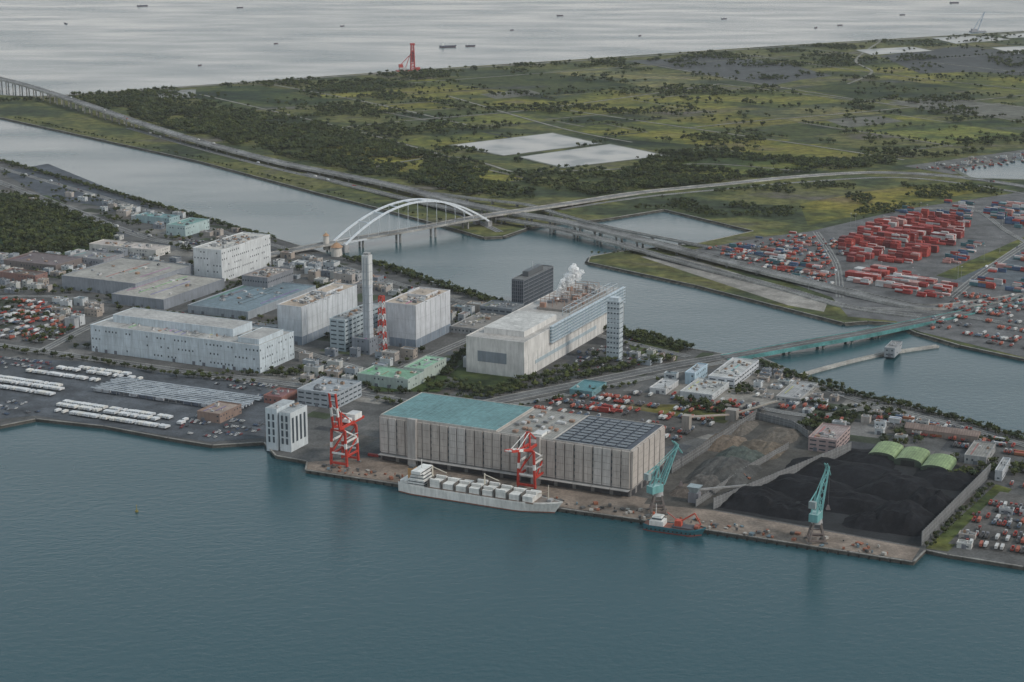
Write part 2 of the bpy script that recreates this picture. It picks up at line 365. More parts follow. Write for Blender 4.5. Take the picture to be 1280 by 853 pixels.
road('seawall_road',[(60,121),(500,90.5),(700,77.8),(980,58.5),(1280,40.5),(1400,33)],14,col=(.2,.19,.17),side=(.3,.3,.28),marks=False,n=2)
# ------------------------------------------------------------ buildings
GREY=(.38,.39,.40); WHITE=(.58,.60,.61)
def frame(u,v,uL,uR,UDr=UD,VDr=VD):
    P=G(u,v); W=-along(P,UDr*1.0,uL); D=along(P,VDr,uR)
    W=abs(W);D=abs(D); c=P-UDr*(W/2)+VDr*(D/2)
    return P,W,D,c
def hm(P,hp): return hp*dep(P)/F/.955
def windows(mb,W,D,h,floors,style,z0=0,col=None):
    fh=h/floors
    for f in range(floors):
        z=z0+f*fh+fh*.42; wh=min(fh*.3,2.2)
        for (Ln,axis,sg) in ((W,0,-1),(W,0,1),(D,1,-1),(D,1,1)):
            st_=9 if style=='strip' else (4 if style=='grid' else 5)
            fr=.7 if style=='strip' else (.5 if style=='grid' else .35)
            n=max(1,int(Ln/st_)); s=Ln/n; run=False
            for i in range(n):
                if style=='sparse':
                    if random.random()<.3: run=not run
                    if not run: continue
                p=-Ln/2+s*(i+.5)
                if axis==0: mb.box(p,sg*(D/2+.02),z,s*fr,.16,wh,(0,0,0),'glass')
                else: mb.box(sg*(W/2+.02),p,z,.16,s*fr,wh,(0,0,0),'glass')
def parapet(mb,W,D,h,col,t=.5,ph=1.2,cx=0,cy=0):
    mb.box(cx,cy-D/2-t/2+.3,h-.4,W+2*t-.6,t,ph+.4,col); mb.box(cx,cy+D/2+t/2-.3,h-.4,W+2*t-.6,t,ph+.4,col)
    mb.box(cx-W/2-t/2+.3,cy,h-.4,t,D-.62,ph+.4,col); mb.box(cx+W/2+t/2-.3,cy,h-.4,t,D-.62,ph+.4,col)
def units(mb,W,D,h,n):
    for i in range(n):
        x=random.uniform(-.42,.42)*W; y=random.uniform(-.4,.4)*D; s=random.uniform(1.2,min(6,W*.2))
        c=random.choice([(.45,.45,.45),(.3,.31,.32),(.15,.16,.17),(.5,.48,.45),(.3,.2,.14)])
        hh=random.uniform(.8,2.8); mb.box(x,y,h+.02,s,s*random.uniform(.5,1.5),hh,c)
        if random.random()<.4: mb.cyl((x,y,h+hh),(x,y,h+hh+.8),s*.3,s*.3,8,(.12,.12,.12))
        if random.random()<.25: mb.box(x+s,y,h+.3,random.uniform(4,12),.8,.8,(.4,.4,.4))
def cladding(mb,W,D,h,col):
    n=max(2,int(W/12))
    for i in range(n+1):
        for sg in (-1,1): mb.box(-W/2+W*i/n,sg*(D/2+.1),.1,.5,.3,h-.6,col)
    n=max(2,int(D/12))
    for i in range(n+1):
        for sg in (-1,1): mb.box(sg*(W/2+.1),-D/2+D*i/n,.1,.3,.5,h-.6,col)
    for f in (.33,.66): mb.box(0,0,h*f,W+.25,D+.25,.35,col)
def bld(name,u,v,uL,uR,hp,wall=WHITE,roof=(.3,.3,.29),floors=3,win='strip',nu=8,band=None,pent=None,C=None,clad=False):
    if C: c,W,D,h=C
    else:
        P,W,D,c=frame(u,v,uL,uR); h=hm(P,hp); nu=int(nu*1.8)
    mb=MB(); mb.box(0,0,-.5,W,D,h+.5,wall,'paint',top=roof,topmat='roof')
    parapet(mb,W,D,h,jit(wall,.1))
    if clad: cladding(mb,W,D,h,tuple(x*.8 for x in wall))
    if band: mb.box(0,0,.0,W+.3,D+.3,min(h*.28,11),band)
    if win and win!='none': windows(mb,W,D,h,floors,win)
    nd=max(1,int(W/14))
    for i in range(nd):
        if random.random()<.6: mb.box(-W/2+W*(i+.5)/nd,-D/2-.15,0,4,.4,4.2,(.14,.15,.17))
    if W*D>900:
        for i in range(int(W/11)):
            if random.random()<.45: mb.box(-W/2+5+i*11,random.uniform(-.1,.1)*D,h+.02,1.4,D*random.uniform(.3,.8),.3,tuple(x*random.choice((.6,1.3)) for x in roof),'roof')
    if pent:
        for (fx,fy,sx,sy,ph) in pent:
            mb.box(fx*W,fy*D,h+.01,sx*W,sy*D,ph,jit(wall,.05),'paint',top=roof,topmat='roof'); parapet(mb,sx*W,sy*D,h+ph,wall,cx=fx*W,cy=fy*D,ph=.5)
    units(mb,W*.9,D*.9,h,nu)
    OCC.append((c.x,c.y,ANG,W/2+3,D/2+3))
    return mb.obj(name,(c.x,c.y,LZ),ANG),W,D,h
# main distribution warehouse
P,W,D,c=frame(788,622,476,829); h=hm(P,56)
mb=MB(); wallc=(.41,.375,.345)
mb.box(0,0,-.5,W,D,h+.5,(.20,.19,.185),'paint')
secs=[(-.5,-.02,(.12,.24,.25),1.5),(-.02,.20,(.27,.26,.24),0),(.20,.5,(.07,.08,.10),0.6)]
for a,b_,rc,up in secs:
    x0=a*W;x1=b_*W
    mb.box((x0+x1)/2,0,h+.01,x1-x0-.6,D-.6,1.2+up,wallc,'paint',top=rc,topmat='roof')
    parapet(mb,x1-x0-1.4,D-1.4,h+1.2+up,(.45,.43,.40),cx=(x0+x1)/2,ph=.6)
for k in range(6):
    for j in range(9): mb.box(W*(.23+.045*k),-D*.4+D*.1*j,h+2.2,W*.036,D*.07,.35,(.025,.03,.05),'glass')
for k in range(26): mb.box(W*random.uniform(0,.18),random.uniform(-.4,.4)*D,h+1.6,random.uniform(2,5),random.uniform(2,6),2,random.choice([(.45,.45,.45),(.2,.2,.2),(.3,.2,.15)]))
for k in range(22): mb.box(-W*(.49-.021*k),0,h+2.72,.35,D*.96,.2,(.16,.28,.29))
n=14; s=W/n
for i in range(n):
    x=-W/2+s*(i+.5)
    for sg in (-1,1):
        y=sg*(D/2+.7)
        for q in (-.24,.24):
            cc=jit(wallc,.06) if i%4 else (.47,.45,.43)
            mb.box(x+q*s,y,h*.20,s*.42,1.4,h*.80+.9,cc)
            for e_ in (-.15,0,.15): mb.box(x+(q+e_)*s,sg*(D/2+1.44),h*.21,.35,.1,h*.76,tuple(t*.85 for t in cc))
            for f in range(5): mb.box(x+q*s,sg*(D/2+1.49),h*(.235+.155*f),s*.38,.1,.4,(.27,.25,.23))
        for f in range(5):
            mb.box(x+(s*.5 if i<n-1 else 0),sg*(D/2+.2),h*(.26+.15*f),s*.05,.4,h*.06,(0,0,0),'glass')
        mb.box(x,sg*(D/2+.2),0,s*.8,.4,h*.13,(.05,.05,.055))
    mb.box(x,-D/2-3.2,h*.155,s*.96,6,.6,(.35,.34,.33))
n=6; s=D/n
for i in range(n):
    y=-D/2+s*(i+.5)
    for sg in (-1,1):
        mb.box(sg*(W/2+.7),y,h*.2,1.4,s*.86,h*.8+.9,wallc)
        mb.box(sg*(W/2+.2),y,0,.4,s*.6,h*.13,(.05,.05,.055))
        for f in range(5): mb.box(sg*(W/2+1.43),y,h*(.235+.155*f),.08,s*.7,.35,(.27,.25,.23))
for t in (.14,.64): mb.box(-W/2+W*t,-D/2-2.2,0,9,4.4,h+4,(.36,.345,.33))
mb.obj('distribution_warehouse',(c.x,c.y,LZ),ANG); OCC.append((c.x,c.y,ANG,W/2+5,D/2+5))
bld('white_factory',325,467,115,368,33,wall=(.50,.56,.60),roof=(.38,.37,.355),floors=3,win='sparse',nu=30,pent=[(-.08,.12,.72,.55,9),(.42,-.05,.12,.7,6)],clad=True)
bld('incinerator_hall',378,432,348,447,46,wall=(.54,.565,.59),roof=(.42,.34,.27),floors=4,win='none',nu=35,band=(.22,.26,.31),pent=[(0,.2,.5,.3,3)],clad=True)
bld('incinerator_hall',520,436,481,563,52,wall=(.54,.555,.58),roof=(.44,.36,.29),floors=5,win='none',nu=35,band=(.22,.26,.31),pent=[(0,.15,.6,.35,3)],clad=True)
bld('plant_annex',432,440,413,478,38,wall=(.36,.42,.45),roof=(.3,.3,.3),floors=7,win='strip',nu=15)
bld('plant_annex',462,444,440,500,18,wall=(.2,.22,.25),roof=(.2,.2,.2),floors=3,win='sparse',nu=25)
P=G(461,440); s=dep(P)/F; mb=MB(); hh=118*s/.955
mb.box(0,0,0,9,9,hh*.7,(.46,.49,.52)); mb.box(0,0,hh*.7,9.4,9.4,hh*.3,(.52,.53,.53))
for k in range(12): mb.box(0,0,hh*(.08*k+.03),9.7,9.7,.7,(.35,.37,.4))
mb.box(-2,0,hh,3,6,3,(.3,.3,.3)); mb.box(2.2,0,hh,3,6,3,(.3,.3,.3))
for k in (-2.2,2.2): mb.box(k,-4.9,0,1.2,.5,hh*.98,(.3,.33,.36))
mb.obj('chimney',(P.x,P.y,LZ),ANG)
def lattice(mb,x,y,z0,w0,w1,h,n,col,t=.6,alt=None):
    lv=[]
    for k in range(n+1):
        w=w0+(w1-w0)*k/n; z=z0+h*k/n
        lv.append([(x+a*w/2,y+b*w/2,z) for a,b in ((-1,-1),(1,-1),(1,1),(-1,1))])
    for k in range(n):
        c=col if (alt is None or k%2==0) else alt
        for i in range(4):
            j=(i+1)%4
            mb.beam(lv[k][i],lv[k+1][i],t,t,c); mb.beam(lv[k][i],lv[k+1][j],t*.6,t*.6,c); mb.beam(lv[k+1][i],lv[k+1][j],t*.6,t*.6,c)
P=G(478,438); mb=MB(); lattice(mb,0,0,0,8,5,68,9,(.5,.06,.04),1.0,alt=(.6,.6,.6)); mb.obj('lattice_tower',(P.x,P.y,LZ),ANG)
# power plant with steam
P,W,D,c=frame(655,474,583,779); h=hm(P,44); mb=MB()
mb.box(0,0,-.5,W,D,h+.5,(.58,.57,.55),'paint',top=(.40,.38,.36),topmat='roof'); parapet(mb,W,D,h,(.58,.57,.55)); cladding(mb,W,D*.999,h*.62,(.49,.485,.48))
mb.box(0,-D*.27,h+.02,W*.7,D*.3,7,(.58,.57,.55),top=(.50,.49,.47),topmat='roof')
mb.box(W*.05,D*.2,h+.02,W*.6,D*.38,3,(.25,.23,.21),top=(.22,.19,.17))
for k in range(30):
    x=random.uniform(-.24,.32)*W; y=D*random.uniform(.02,.4); mb.box(x,y,h+3,W*random.uniform(.04,.14),D*.02,random.uniform(2,6),random.choice([(.33,.20,.15),(.3,.3,.3),(.4,.38,.36),(.18,.18,.19)])); mb.cyl((x+3,y+3,h+3),(x+3,y+3,h+11),.9,.8,8,(.4,.4,.4))
for k in range(9):
    y=D*(.03+.045*k)
    for x in (-.22,0,.22): mb.beam((x*W,y,h+3),(x*W,y,h+13),.5,.5,(.34,.22,.17))
    mb.beam((-.22*W,y,h+13),(.22*W,y,h+13),.5,.5,(.34,.22,.17))
lx=W*.33
for k in range(14):
    y=-D*.05+D*.5*k/13; 
    for xx in (lx,W*.46): mb.beam((xx,y,h),(xx,y,h+10),.5,.5,(.4,.44,.47))
    mb.beam((lx,y,h+10),(W*.46,y,h+10),.5,.5,(.4,.44,.47))
for zz in (5,10):
    for xx in (lx,W*.46): mb.beam((xx,-D*.05,h+zz),(xx,D*.45,h+zz),.5,.5,(.4,.44,.47))
yl0=-D*.28
for f in range(6): mb.box(W/2+2.2,D*.11,h*.62+f*h*.09,4.2,D*.76,h*.018,(.45,.51,.55))
for k in range(26): mb.box(W/2+4.3,yl0+1+D*.76*k/25,h*.60,.4,.4,h*.52,(.42,.49,.53))
mb.box(W/2+1,D*.11,h*.62,1.5,D*.75,h*.42,(.25,.34,.40))
mb.box(W/2+.2,-D*.1,h*.25,.4,D*.6,h*.1,(.35,.42,.46))
mb.box(-W*.05,-D/2-.1,h*.35,W*.5,.5,h*.3,(.2,.23,.26)); mb.box(-W*.5-6,-D*.2,0,12,D*.5,h*.3,(.42,.43,.44))
mb.obj('power_plant_building',(c.x,c.y,LZ),ANG); OCC.append((c.x,c.y,ANG,W/2+6,D/2+4)); hplant=h
steamP=c+VD*(D*.10)-UD*(W*.05)
P=G(768,449); mb=MB(); ht=hm(P,72); mb.box(0,0,0,16,12,ht,(.38,.43,.46))
for k in range(10): mb.box(0,0,ht*(.05+.095*k),16.6,12.6,.7,(.5,.54,.56)); 
windows(mb,16,12,ht,12,'grid'); mb.box(0,0,ht+.01,12,9,4,(.45,.5,.53)); mb.obj('stair_tower',(P.x,P.y,LZ),ANG)
P,W,D,c=frame(654,393,640,691); h=hm(P,41); mb=MB(); mb.box(0,0,0,W,D,h,(.06,.07,.085),top=(.14,.14,.14)); windows(mb,W,D,h,9,'grid')
for f in range(10): mb.box(0,0,h*f/9.2,W+.8,D+.8,.6,(.20,.21,.23))
for i in range(7):
    for sg in (-1,1): mb.box(sg*(W/2+.2),-D/2+D*i/6,0,.6,.7,h,(.17,.18,.2)); mb.box(-W/2+W*i/6,sg*(D/2+.2),0,.7,.6,h,(.17,.18,.2))
mb.box(0,0,h+.05,W*.5,D*.5,7,(.1,.11,.12)); mb.cyl((0,0,h+7),(0,0,h+16),.3,.2,6,(.4,.4,.4)); parapet(mb,W,D,h,(.14,.15,.16)); mb.obj('office_tower',(c.x,c.y,LZ),ANG); OCC.append((c.x,c.y,ANG,W/2+3,D/2+3))
P,W,D,c=frame(364,566,333,386); h=hm(P,52); mb=MB()
mb.box(-W*.26,0,-2,W*.46,D,h*1.04,(.50,.55,.58),top=(.36,.38,.39),topmat='roof'); mb.box(W*.27,0,-2,W*.44,D*.96,h*.98,(.53,.57,.59),top=(.36,.38,.39),topmat='roof'); mb.box(0,D*.05,-2,W*.1,D*.8,h*.9,(.12,.14,.16))
for x in (-W*.26,W*.27):
    for k in range(2):
        for f in range(4): mb.box(x-W*.1+W*.18*k,-D/2-.1,h*(.18+.18*f),W*.07,.5,h*.14,(0,0,0),'glass')
for k in range(4): mb.box(W*.49,-D*.35+D*.22*k,h*.2,.5,D*.1,h*.6,(0,0,0),'glass')
units(mb,W*.8,D*.8,h*1.03-2,5); mb.obj('pump_station_building',(c.x,c.y,LZ),ANG); OCC.append((c.x,c.y,ANG,W/2+3,D/2+3))
BL=[('large_shed',170,372,78,242,16,(.25,.27,.3),(.30,.285,.26),1,'none',6),
('large_shed',205,388,140,281,12,(.22,.24,.27),(.33,.31,.28),1,'none',6),
('office_block',278,353,243,339,38,(.55,.57,.58),(.43,.41,.38),5,'sparse',35),
('office_block',335,369,303,367,20,(.2,.21,.23),(.28,.24,.22),2,'grid',20),
('warehouse',310,400,235,395,9,(.3,.33,.36),(.15,.20,.23),1,'none',10),
('warehouse',345,420,300,350,10,(.45,.46,.48),(.3,.3,.3),2,'sparse',4),
('warehouse',195,322,112,213,8,(.55,.53,.5),(.42,.37,.34),2,'sparse',14),
('warehouse',212,282,170,225,8,(.3,.4,.42),(.13,.24,.25),2,'sparse',6),
('warehouse',232,296,208,262,12,(.4,.5,.5),(.15,.27,.25),2,'sparse',6),
('warehouse',130,333,85,155,7,(.3,.3,.32),(.2,.2,.2),1,'sparse',4),
('warehouse',70,340,5,105,7,(.2,.17,.16),(.13,.1,.1),1,'sparse',4),
('warehouse',45,355,0,60,9,(.25,.15,.13),(.13,.10,.09),2,'sparse',4),
('green_roof_depot',510,489,447,530,13,(.36,.42,.39),(.20,.36,.25),2,'sparse',4),
('green_roof_depot',530,478,505,558,15,(.38,.44,.40),(.24,.40,.28),2,'sparse',4),
('brick_store',275,530,247,302,11,(.25,.18,.15),(.31,.24,.2),2,'sparse',3),
('brick_store',352,507,330,372,9,(.26,.13,.11),(.2,.09,.09),1,'sparse',3),
('container_office',420,512,372,452,18,(.33,.36,.39),(.3,.32,.34),3,'strip',12),
('low_store',600,420,563,640,7,(.3,.3,.3),(.22,.2,.18),1,'sparse',8),
('low_store',640,402,600,655,14,(.2,.22,.24),(.14,.15,.16),2,'strip',8),
('low_store',740,497,712,758,6,(.15,.27,.29),(.09,.21,.23),1,'sparse',2),
('site_office',890,502,850,912,7,(.46,.48,.49),(.42,.42,.4),2,'sparse',10),
('site_office',918,486,885,948,11,(.5,.52,.55),(.42,.42,.41),2,'strip',10),
('site_office',868,482,856,884,14,(.35,.45,.52),(.4,.45,.5),2,'sparse',4),
('site_office',832,494,812,848,6,(.5,.5,.5),(.4,.4,.4),1,'sparse',4),
('site_office',1045,568,1010,1062,16,(.34,.26,.25),(.30,.24,.23),3,'strip',6),
('tank_house',1232,583,1205,1244,10,(.3,.3,.3),(.25,.24,.22),1,'sparse',2),
('low_store',1000,505,970,1022,5,(.35,.35,.34),(.3,.3,.3),1,'sparse',4),
('lock_house',1118,447,1105,1127,10,(.3,.32,.34),(.25,.25,.25),2,'sparse',2),
('site_office',1252,602,1243,1262,12,(.4,.42,.44),(.3,.3,.3),2,'sparse',2),
('silo_block',700,398,694,712,10,(.4,.4,.4),(.3,.3,.3),2,'sparse',2)]
random.seed(3)
for b_ in BL: bld(b_[0],b_[1],b_[2],b_[3],b_[4],b_[5],wall=b_[6],roof=b_[7],floors=b_[8],win=b_[9],nu=b_[10])
P,W,D,c=frame(300,518,112,334); mb=MB()
nr=9; s=D/nr
for i in range(nr):
    y=-D/2+s*(i+.5)
    mb.box(0,y,4.6,W*(1-.02*(i%3)),s*.52,.5,(.33,.36,.39),'roof')
    for k in range(int(W/10)):
        mb.box(-W/2+5+k*10,y,0,.5,.5,4.55,(.3,.3,.3))
    for k in range(int(W/12)):
        if random.random()<.7: mb.box(-W/2+8+k*12,y+s*.33,.4,10,2.4,2.7,(.45,.47,.5) if random.random()<.7 else (.12,.14,.18)); 
mb.obj('canopy_depot',(c.x,c.y,LZ+.6),ANG); OCC.append((c.x,c.y,ANG,W/2+2,D/2+2))
P,W,D,c=frame(1200,585,1105,1245); mb=MB(); h=hm(P,8)
mb.box(0,0,0,W,14,h,(.25,.2,.17)); mb.frus(0,0,h+.02,W+1,15,4,W+1,1,(.20,.15,.13),'roof'); mb.obj('timber_store',(c.x,c.y,LZ),ANG)
def dome(u,v,w,l):
    P=G(u,v); mb=MB(); n=12; R=w/2
    pr=[(R*math.cos(math.pi*i/n),R*.34*math.sin(math.pi*i/n)+4) for i in range(n+1)]
    for i in range(n):
        a,b_=pr[i],pr[i+1]
        for q in range(8):
            y0=-l/2+l*q/8;y1=-l/2+l*(q+1)/8; mb.face([(a[0],y0,a[1]),(a[0],y1,a[1]),(b_[0],y1,b_[1]),(b_[0],y0,b_[1])],jit((.20,.27,.13),.1),'roof')
    for y in (-l/2,l/2): mb.face([(-R,y,0),(R,y,0)]+[(q[0],y,q[1]) for q in pr],(.06,.08,.06))
    for sx in (-R,R): mb.face([(sx,-l/2,0),(sx,l/2,0),(sx,l/2,4),(sx,-l/2,4)],(.14,.2,.12))
    mb.box(0,-l/2-.2,0,R,.3,6,(.03,.03,.03)); mb.obj('arched_storage_shed',(P.x,P.y,LZ),ANG)
dome(1107,569,27,40); dome(1140,576,27,40); dome(1173,585,27,40)
def screen(name,px,h,col=(.17,.175,.18)):
    mb=MB(); Q=[G(u,v) for u,v in px]
    for a,b_ in zip(Q,Q[1:]):
        d=(b_-a); L_=d.length; d=d/L_; n=max(1,int(L_/5))
        a3=math.atan2(d.y,d.x); c=(a+b_)/2
        mb.box(c.x,c.y,LZ,L_,.25,h,col,rot=a3)
        for i in range(n+1):
            p=a+d*(L_*i/n); mb.box(p.x,p.y,LZ,.6,.9,h+.3,(.25,.25,.25),rot=a3)
        for zz in (.33,.66): mb.box(c.x,c.y,LZ+h*zz,L_,.7,.4,(.25,.25,.25),rot=a3)
    mb.obj(name)
screen('dust_screen',[(892,637),(1063,566)],11); screen('dust_screen',[(1152,682),(1237,596)],13); screen('dust_screen',[(840,592),(945,524)],10,(.13,.13,.13))
screen('dust_screen',[(870,634),(935,590),(985,562)],7,(.18,.18,.18)); screen('dust_screen',[(945,524),(990,535),(1010,548)],8)
def pile(name,u,v,L_,W_,h,col,rot=ANG,seed=0):
    P=G(u,v); mb=MB(); nx,ny=26,14; V=[]
    for j in range(ny+1):
        for i in range(nx+1):
            x=(i/nx-.5)*2; y=(j/ny-.5)*2
            e=max(abs(x),(x*x+y*y)**.5*.85 if abs(x)>.5 else abs(y)); e=max(e,abs(y))
            base=max(0,1-e)*1.6; z=min(base,1.0)
            nz=noise.noise(Vector((x*3+seed,y*3,seed)))*.35+noise.noise(Vector((x*9+seed,y*9,seed)))*.12
            z=max(0,z*(1+nz)); V.append((x*L_/2*(1+.08*noise.noise(Vector((y*3,seed,0)))),y*W_/2,z*h-.05))
    b=len(mb.v); mb.v.extend(V)
    for j in range(ny):
        for i in range(nx):
            a=j*(nx+1)+i; mb.f.append((a,a+1,a+nx+2,a+nx+1)); mb.c.append(jit(col,.15)); mb.m.append(mb.mi('pile'))
    return mb.obj(name,(P.x,P.y,LZ+.1),rot)
K=(.014,.015,.018)
for i,(u,v,l,w,h) in enumerate([(945,628,70,60,11),(1005,612,90,70,10),(1060,630,80,60,9),(1050,592,110,80,8),(1120,612,70,90,9),(1125,652,60,70,15),(1160,632,50,60,12),(985,640,60,40,7),(1090,655,50,40,8),(1180,600,60,60,7),(1085,575,60,60,5)]): pile('coal_pile',u,v,l,w,h,K,seed=i*3.1)
for i,(u,v,l,w,h,c) in enumerate([(905,592,60,90,12,(.075,.075,.073)),(925,574,50,60,9,(.075,.088,.08)),(880,607,40,50,8,(.10,.095,.09)),(950,563,50,60,7,(.12,.10,.08)),(905,555,40,60,6,(.15,.12,.095)),(975,545,40,60,5,(.12,.105,.09)),(925,535,30,60,5,(.13,.115,.10)),(860,615,30,40,5,(.10,.085,.075))]): pile('aggregate_pile',u,v,l,w,h,c,seed=i*5.7+50)
def digger(u,v,rot,col):
    P=G(u,v); mb=MB()
    for y in (-1.3,1.3): mb.box(0,y,0,4.6,.7,1.0,(.04,.04,.04))
    mb.box(-.4,0,1.1,3.6,2.6,1.4,col); mb.frus(.9,.7,2.5,1.5,1.1,1.4,1.2,1.0,(.05,.06,.07),'glass'); mb.beam((1.2,-.4,2),(5,-.4,5),.6,.7,col); mb.beam((5,-.4,5),(7.5,-.4,2.2),.45,.5,col); mb.frus(7.6,-.4,.9,1.2,1.2,1.3,.8,1.2,(.08,.08,.08))
    mb.obj('excavator',(P.x,P.y,LZ+.2),rot)
for q in [(905,630,.4,(.3,.2,.05)),(935,600,2.5,(.25,.1,.06))]: digger(*q)
# ------------------------------------------------------------ cranes
RED=(.44,.05,.035); WH=(.66,.66,.64)
def sts(u,v,hpx,boom,name='container_gantry_crane'):
    P=G(u,v); mb=MB(); s1=9; g=11; ph=38
    for x in (-s1,s1):
        for y in (-g,g):
            mb.beam((x,y,1),(x*.82,y,ph),2.0,2.0,RED); mb.box(x,y,0,6,2,1.6,(.2,.2,.2))
            mb.beam((x*.905,y,19.5),(x*.88,y,25),2.1,2.1,WH)
        mb.beam((x,-g,12),(x,g,12),1.6,1.8,RED); mb.beam((x*.9,-g,26),(x*.9,g,26),1.4,1.6,WH)
        mb.beam((x,-g,12),(x*.9,g,26),1.2,1.2,RED); mb.beam((x*.9,g,26),(x*.82,-g,ph),1.2,1.2,WH)
    for y in (-g,g):
        mb.beam((-s1,y,4),(s1,y,4),1.6,2.2,RED); mb.beam((-s1,y,14),(s1,y,14),1.4,1.6,WH); mb.beam((-s1*.82,y,ph),(s1*.82,y,ph),2,2.2,RED); mb.beam((-s1,y,14),(s1*.82,y,ph),.9,.9,RED)
    for x in (-3.5,3.5):
        mb.beam((x,-g-3,ph+2),(x,g+22,ph+2),1.6,2.4,RED)
        mb.beam((x,-g,ph+2),(x*.5,-g+3,ph+17),1.3,1.3,RED); mb.beam((x,g,ph+2),(x*.5,-g+3,ph+17),1.0,1.0,RED); mb.beam((x*.5,-g+3,ph+17),(x,g+20,ph+3),.5,.5,WH)
        L_=38; a=math.radians(boom)
        def bq(t): return (x,-g-3-L_*t*math.cos(a),ph+2+L_*t*math.sin(a))
        mb.beam(bq(0),bq(.35),1.5,2.2,RED); mb.beam(bq(.35),bq(.6),1.5,2.2,WH); mb.beam(bq(.6),bq(1),1.5,2.2,RED); mb.beam((x*.5,-g+3,ph+17),bq(.7),.5,.5,WH)
    for t in range(6):
        q=(-g-3-L_*t/5*math.cos(a),ph+2+L_*t/5*math.sin(a)); mb.beam((-3.5,q[0],q[1]),(3.5,q[0],q[1]),.9,.9,WH)
    mb.beam((-2,-g+3,ph+17),(2,-g+3,ph+17),1.4,1.4,RED)
    mb.box(0,g+9,ph+3.4,10,14,6,WH,top=(.5,.5,.5)); mb.box(0,g-4,ph+3.4,7,7,3.5,WH); mb.box(2,-g+5,ph-4,2.6,3,3,(.2,.25,.3))
    mb.box(0,0,18,14,.6,1.2,WH); mb.cyl((s1-1,g,2),(s1-1,g,ph),.5,.5,6,WH)
    for z in (20,30): mb.box(s1,0,z,1.6,g*2,.3,(.4,.4,.4))
    mb.obj(name,(P.x,P.y,LZ),ANG)
sts(431,580,0,80); sts(664,607,0,14)
TL=(.14,.32,.32)
def luff(u,v,rot,sc=1.0):
    P=G(u,v); mb=MB()
    for x in (-7,7):
        for y in (-7,7): mb.beam((x,y,0),(x*.45,y*.45,18),1.5,1.5,(.14,.12,.11)); mb.box(x,y,0,4,2,1.4,(.1,.1,.1))
        mb.beam((x,-7,3),(x,7,3),1,1.4,(.16,.13,.12)); mb.beam((-7,x,3),(7,x,3),1,1.4,(.16,.13,.12)); mb.beam((x*.8,-5.6,9),(x*.8,5.6,9),.8,1,(.16,.13,.12)); mb.beam((x,-7,3),(x*.8,5.6,9),.7,.7,(.16,.13,.12)); mb.beam((-5.6,x*.8,9),(5.6,x*.8,9),.8,1,(.16,.13,.12))
    mb.cyl((0,0,17),(0,0,21),5,4.6,16,(.3,.3,.3))
    c,s=math.cos(rot),math.sin(rot)
    def R(x,y,z): return (x*c-y*s,x*s+y*c,z)
    mb.box(*R(-4,0,0)[:2],21.05,14,8,7,TL,rot=rot,top=(.3,.45,.45)); mb.box(*R(5,3.2,0)[:2],22,3,2.4,3.4,(.5,.55,.55),rot=rot)
    for y in (-2.6,2.6):
        mb.beam(R(1,y,28),R(-1,y*.5,46),1.1,1.1,TL); mb.beam(R(-9,y,28),R(-1,y*.5,46),1.0,1.0,TL); mb.beam(R(-6,y,35),R(1,y,34),.7,.7,TL); mb.beam(R(-9,y,28),R(0,y,37),.7,.7,TL)
        mb.beam(R(5,y,27),R(24,y*.5,62),1.2,1.2,TL); mb.beam(R(-1,y*.5,46),R(22,y*.5,59),.5,.5,TL); mb.beam(R(3,y,30),R(15,y*.8,51),.7,.7,TL)
        for t in range(6):
            a=t/6; b_=(t+1)/6; mb.beam(R(5+19*a,y*(1-.5*a),27+35*a),R(5+19*b_,-y*(1-.5*b_),27+35*b_),.5,.5,TL)
        mb.beam(R(-1,y*.5,46),R(-14,y,40),.8,.8,TL)
        mb.beam(R(18,y*.5,66),R(30,y*.3,52),.9,.9,TL); mb.beam(R(24,0,62),R(18,y*.5,66),.7,.7,TL)
    mb.box(*R(-14,0,0)[:2],35,4,6,6,(.25,.3,.3),rot=rot); mb.beam(R(30,0,52),R(30,0,24),.25,.25,(.1,.1,.1)); mb.frus(R(30,0,0)[0],R(30,0,0)[1],20,4,4,4,1.5,1.5,(.12,.1,.1))
    o=mb.obj('level_luffing_crane',(P.x,P.y,LZ),0); o.scale=(sc,sc,sc)
luff(822,641,math.radians(40),.98); luff(1020,677,math.radians(62),1.0)
P=G(868,628); mb=MB(); mb.box(0,0,0,10,8,10,(.2,.2,.22)); mb.frus(0,0,10,6,6,6,12,11,(.25,.3,.32)); mb.beam((0,0,12),(35,50,6),1.6,1.6,(.25,.25,.25)); mb.obj('hopper_conveyor',(P.x,P.y,LZ),ANG)
P=G(915,525); mb=MB(); mb.beam((0,0,6),(-30,-60,16),2,1.6,(.33,.28,.25)); mb.beam((0,0,6),(40,30,18),2,1.6,(.33,.3,.26)); mb.box(0,0,0,12,10,12,(.26,.24,.22)); mb.box(-30,-60,0,8,8,18,(.3,.27,.24)); mb.obj('crushing_plant',(P.x,P.y,LZ),ANG)
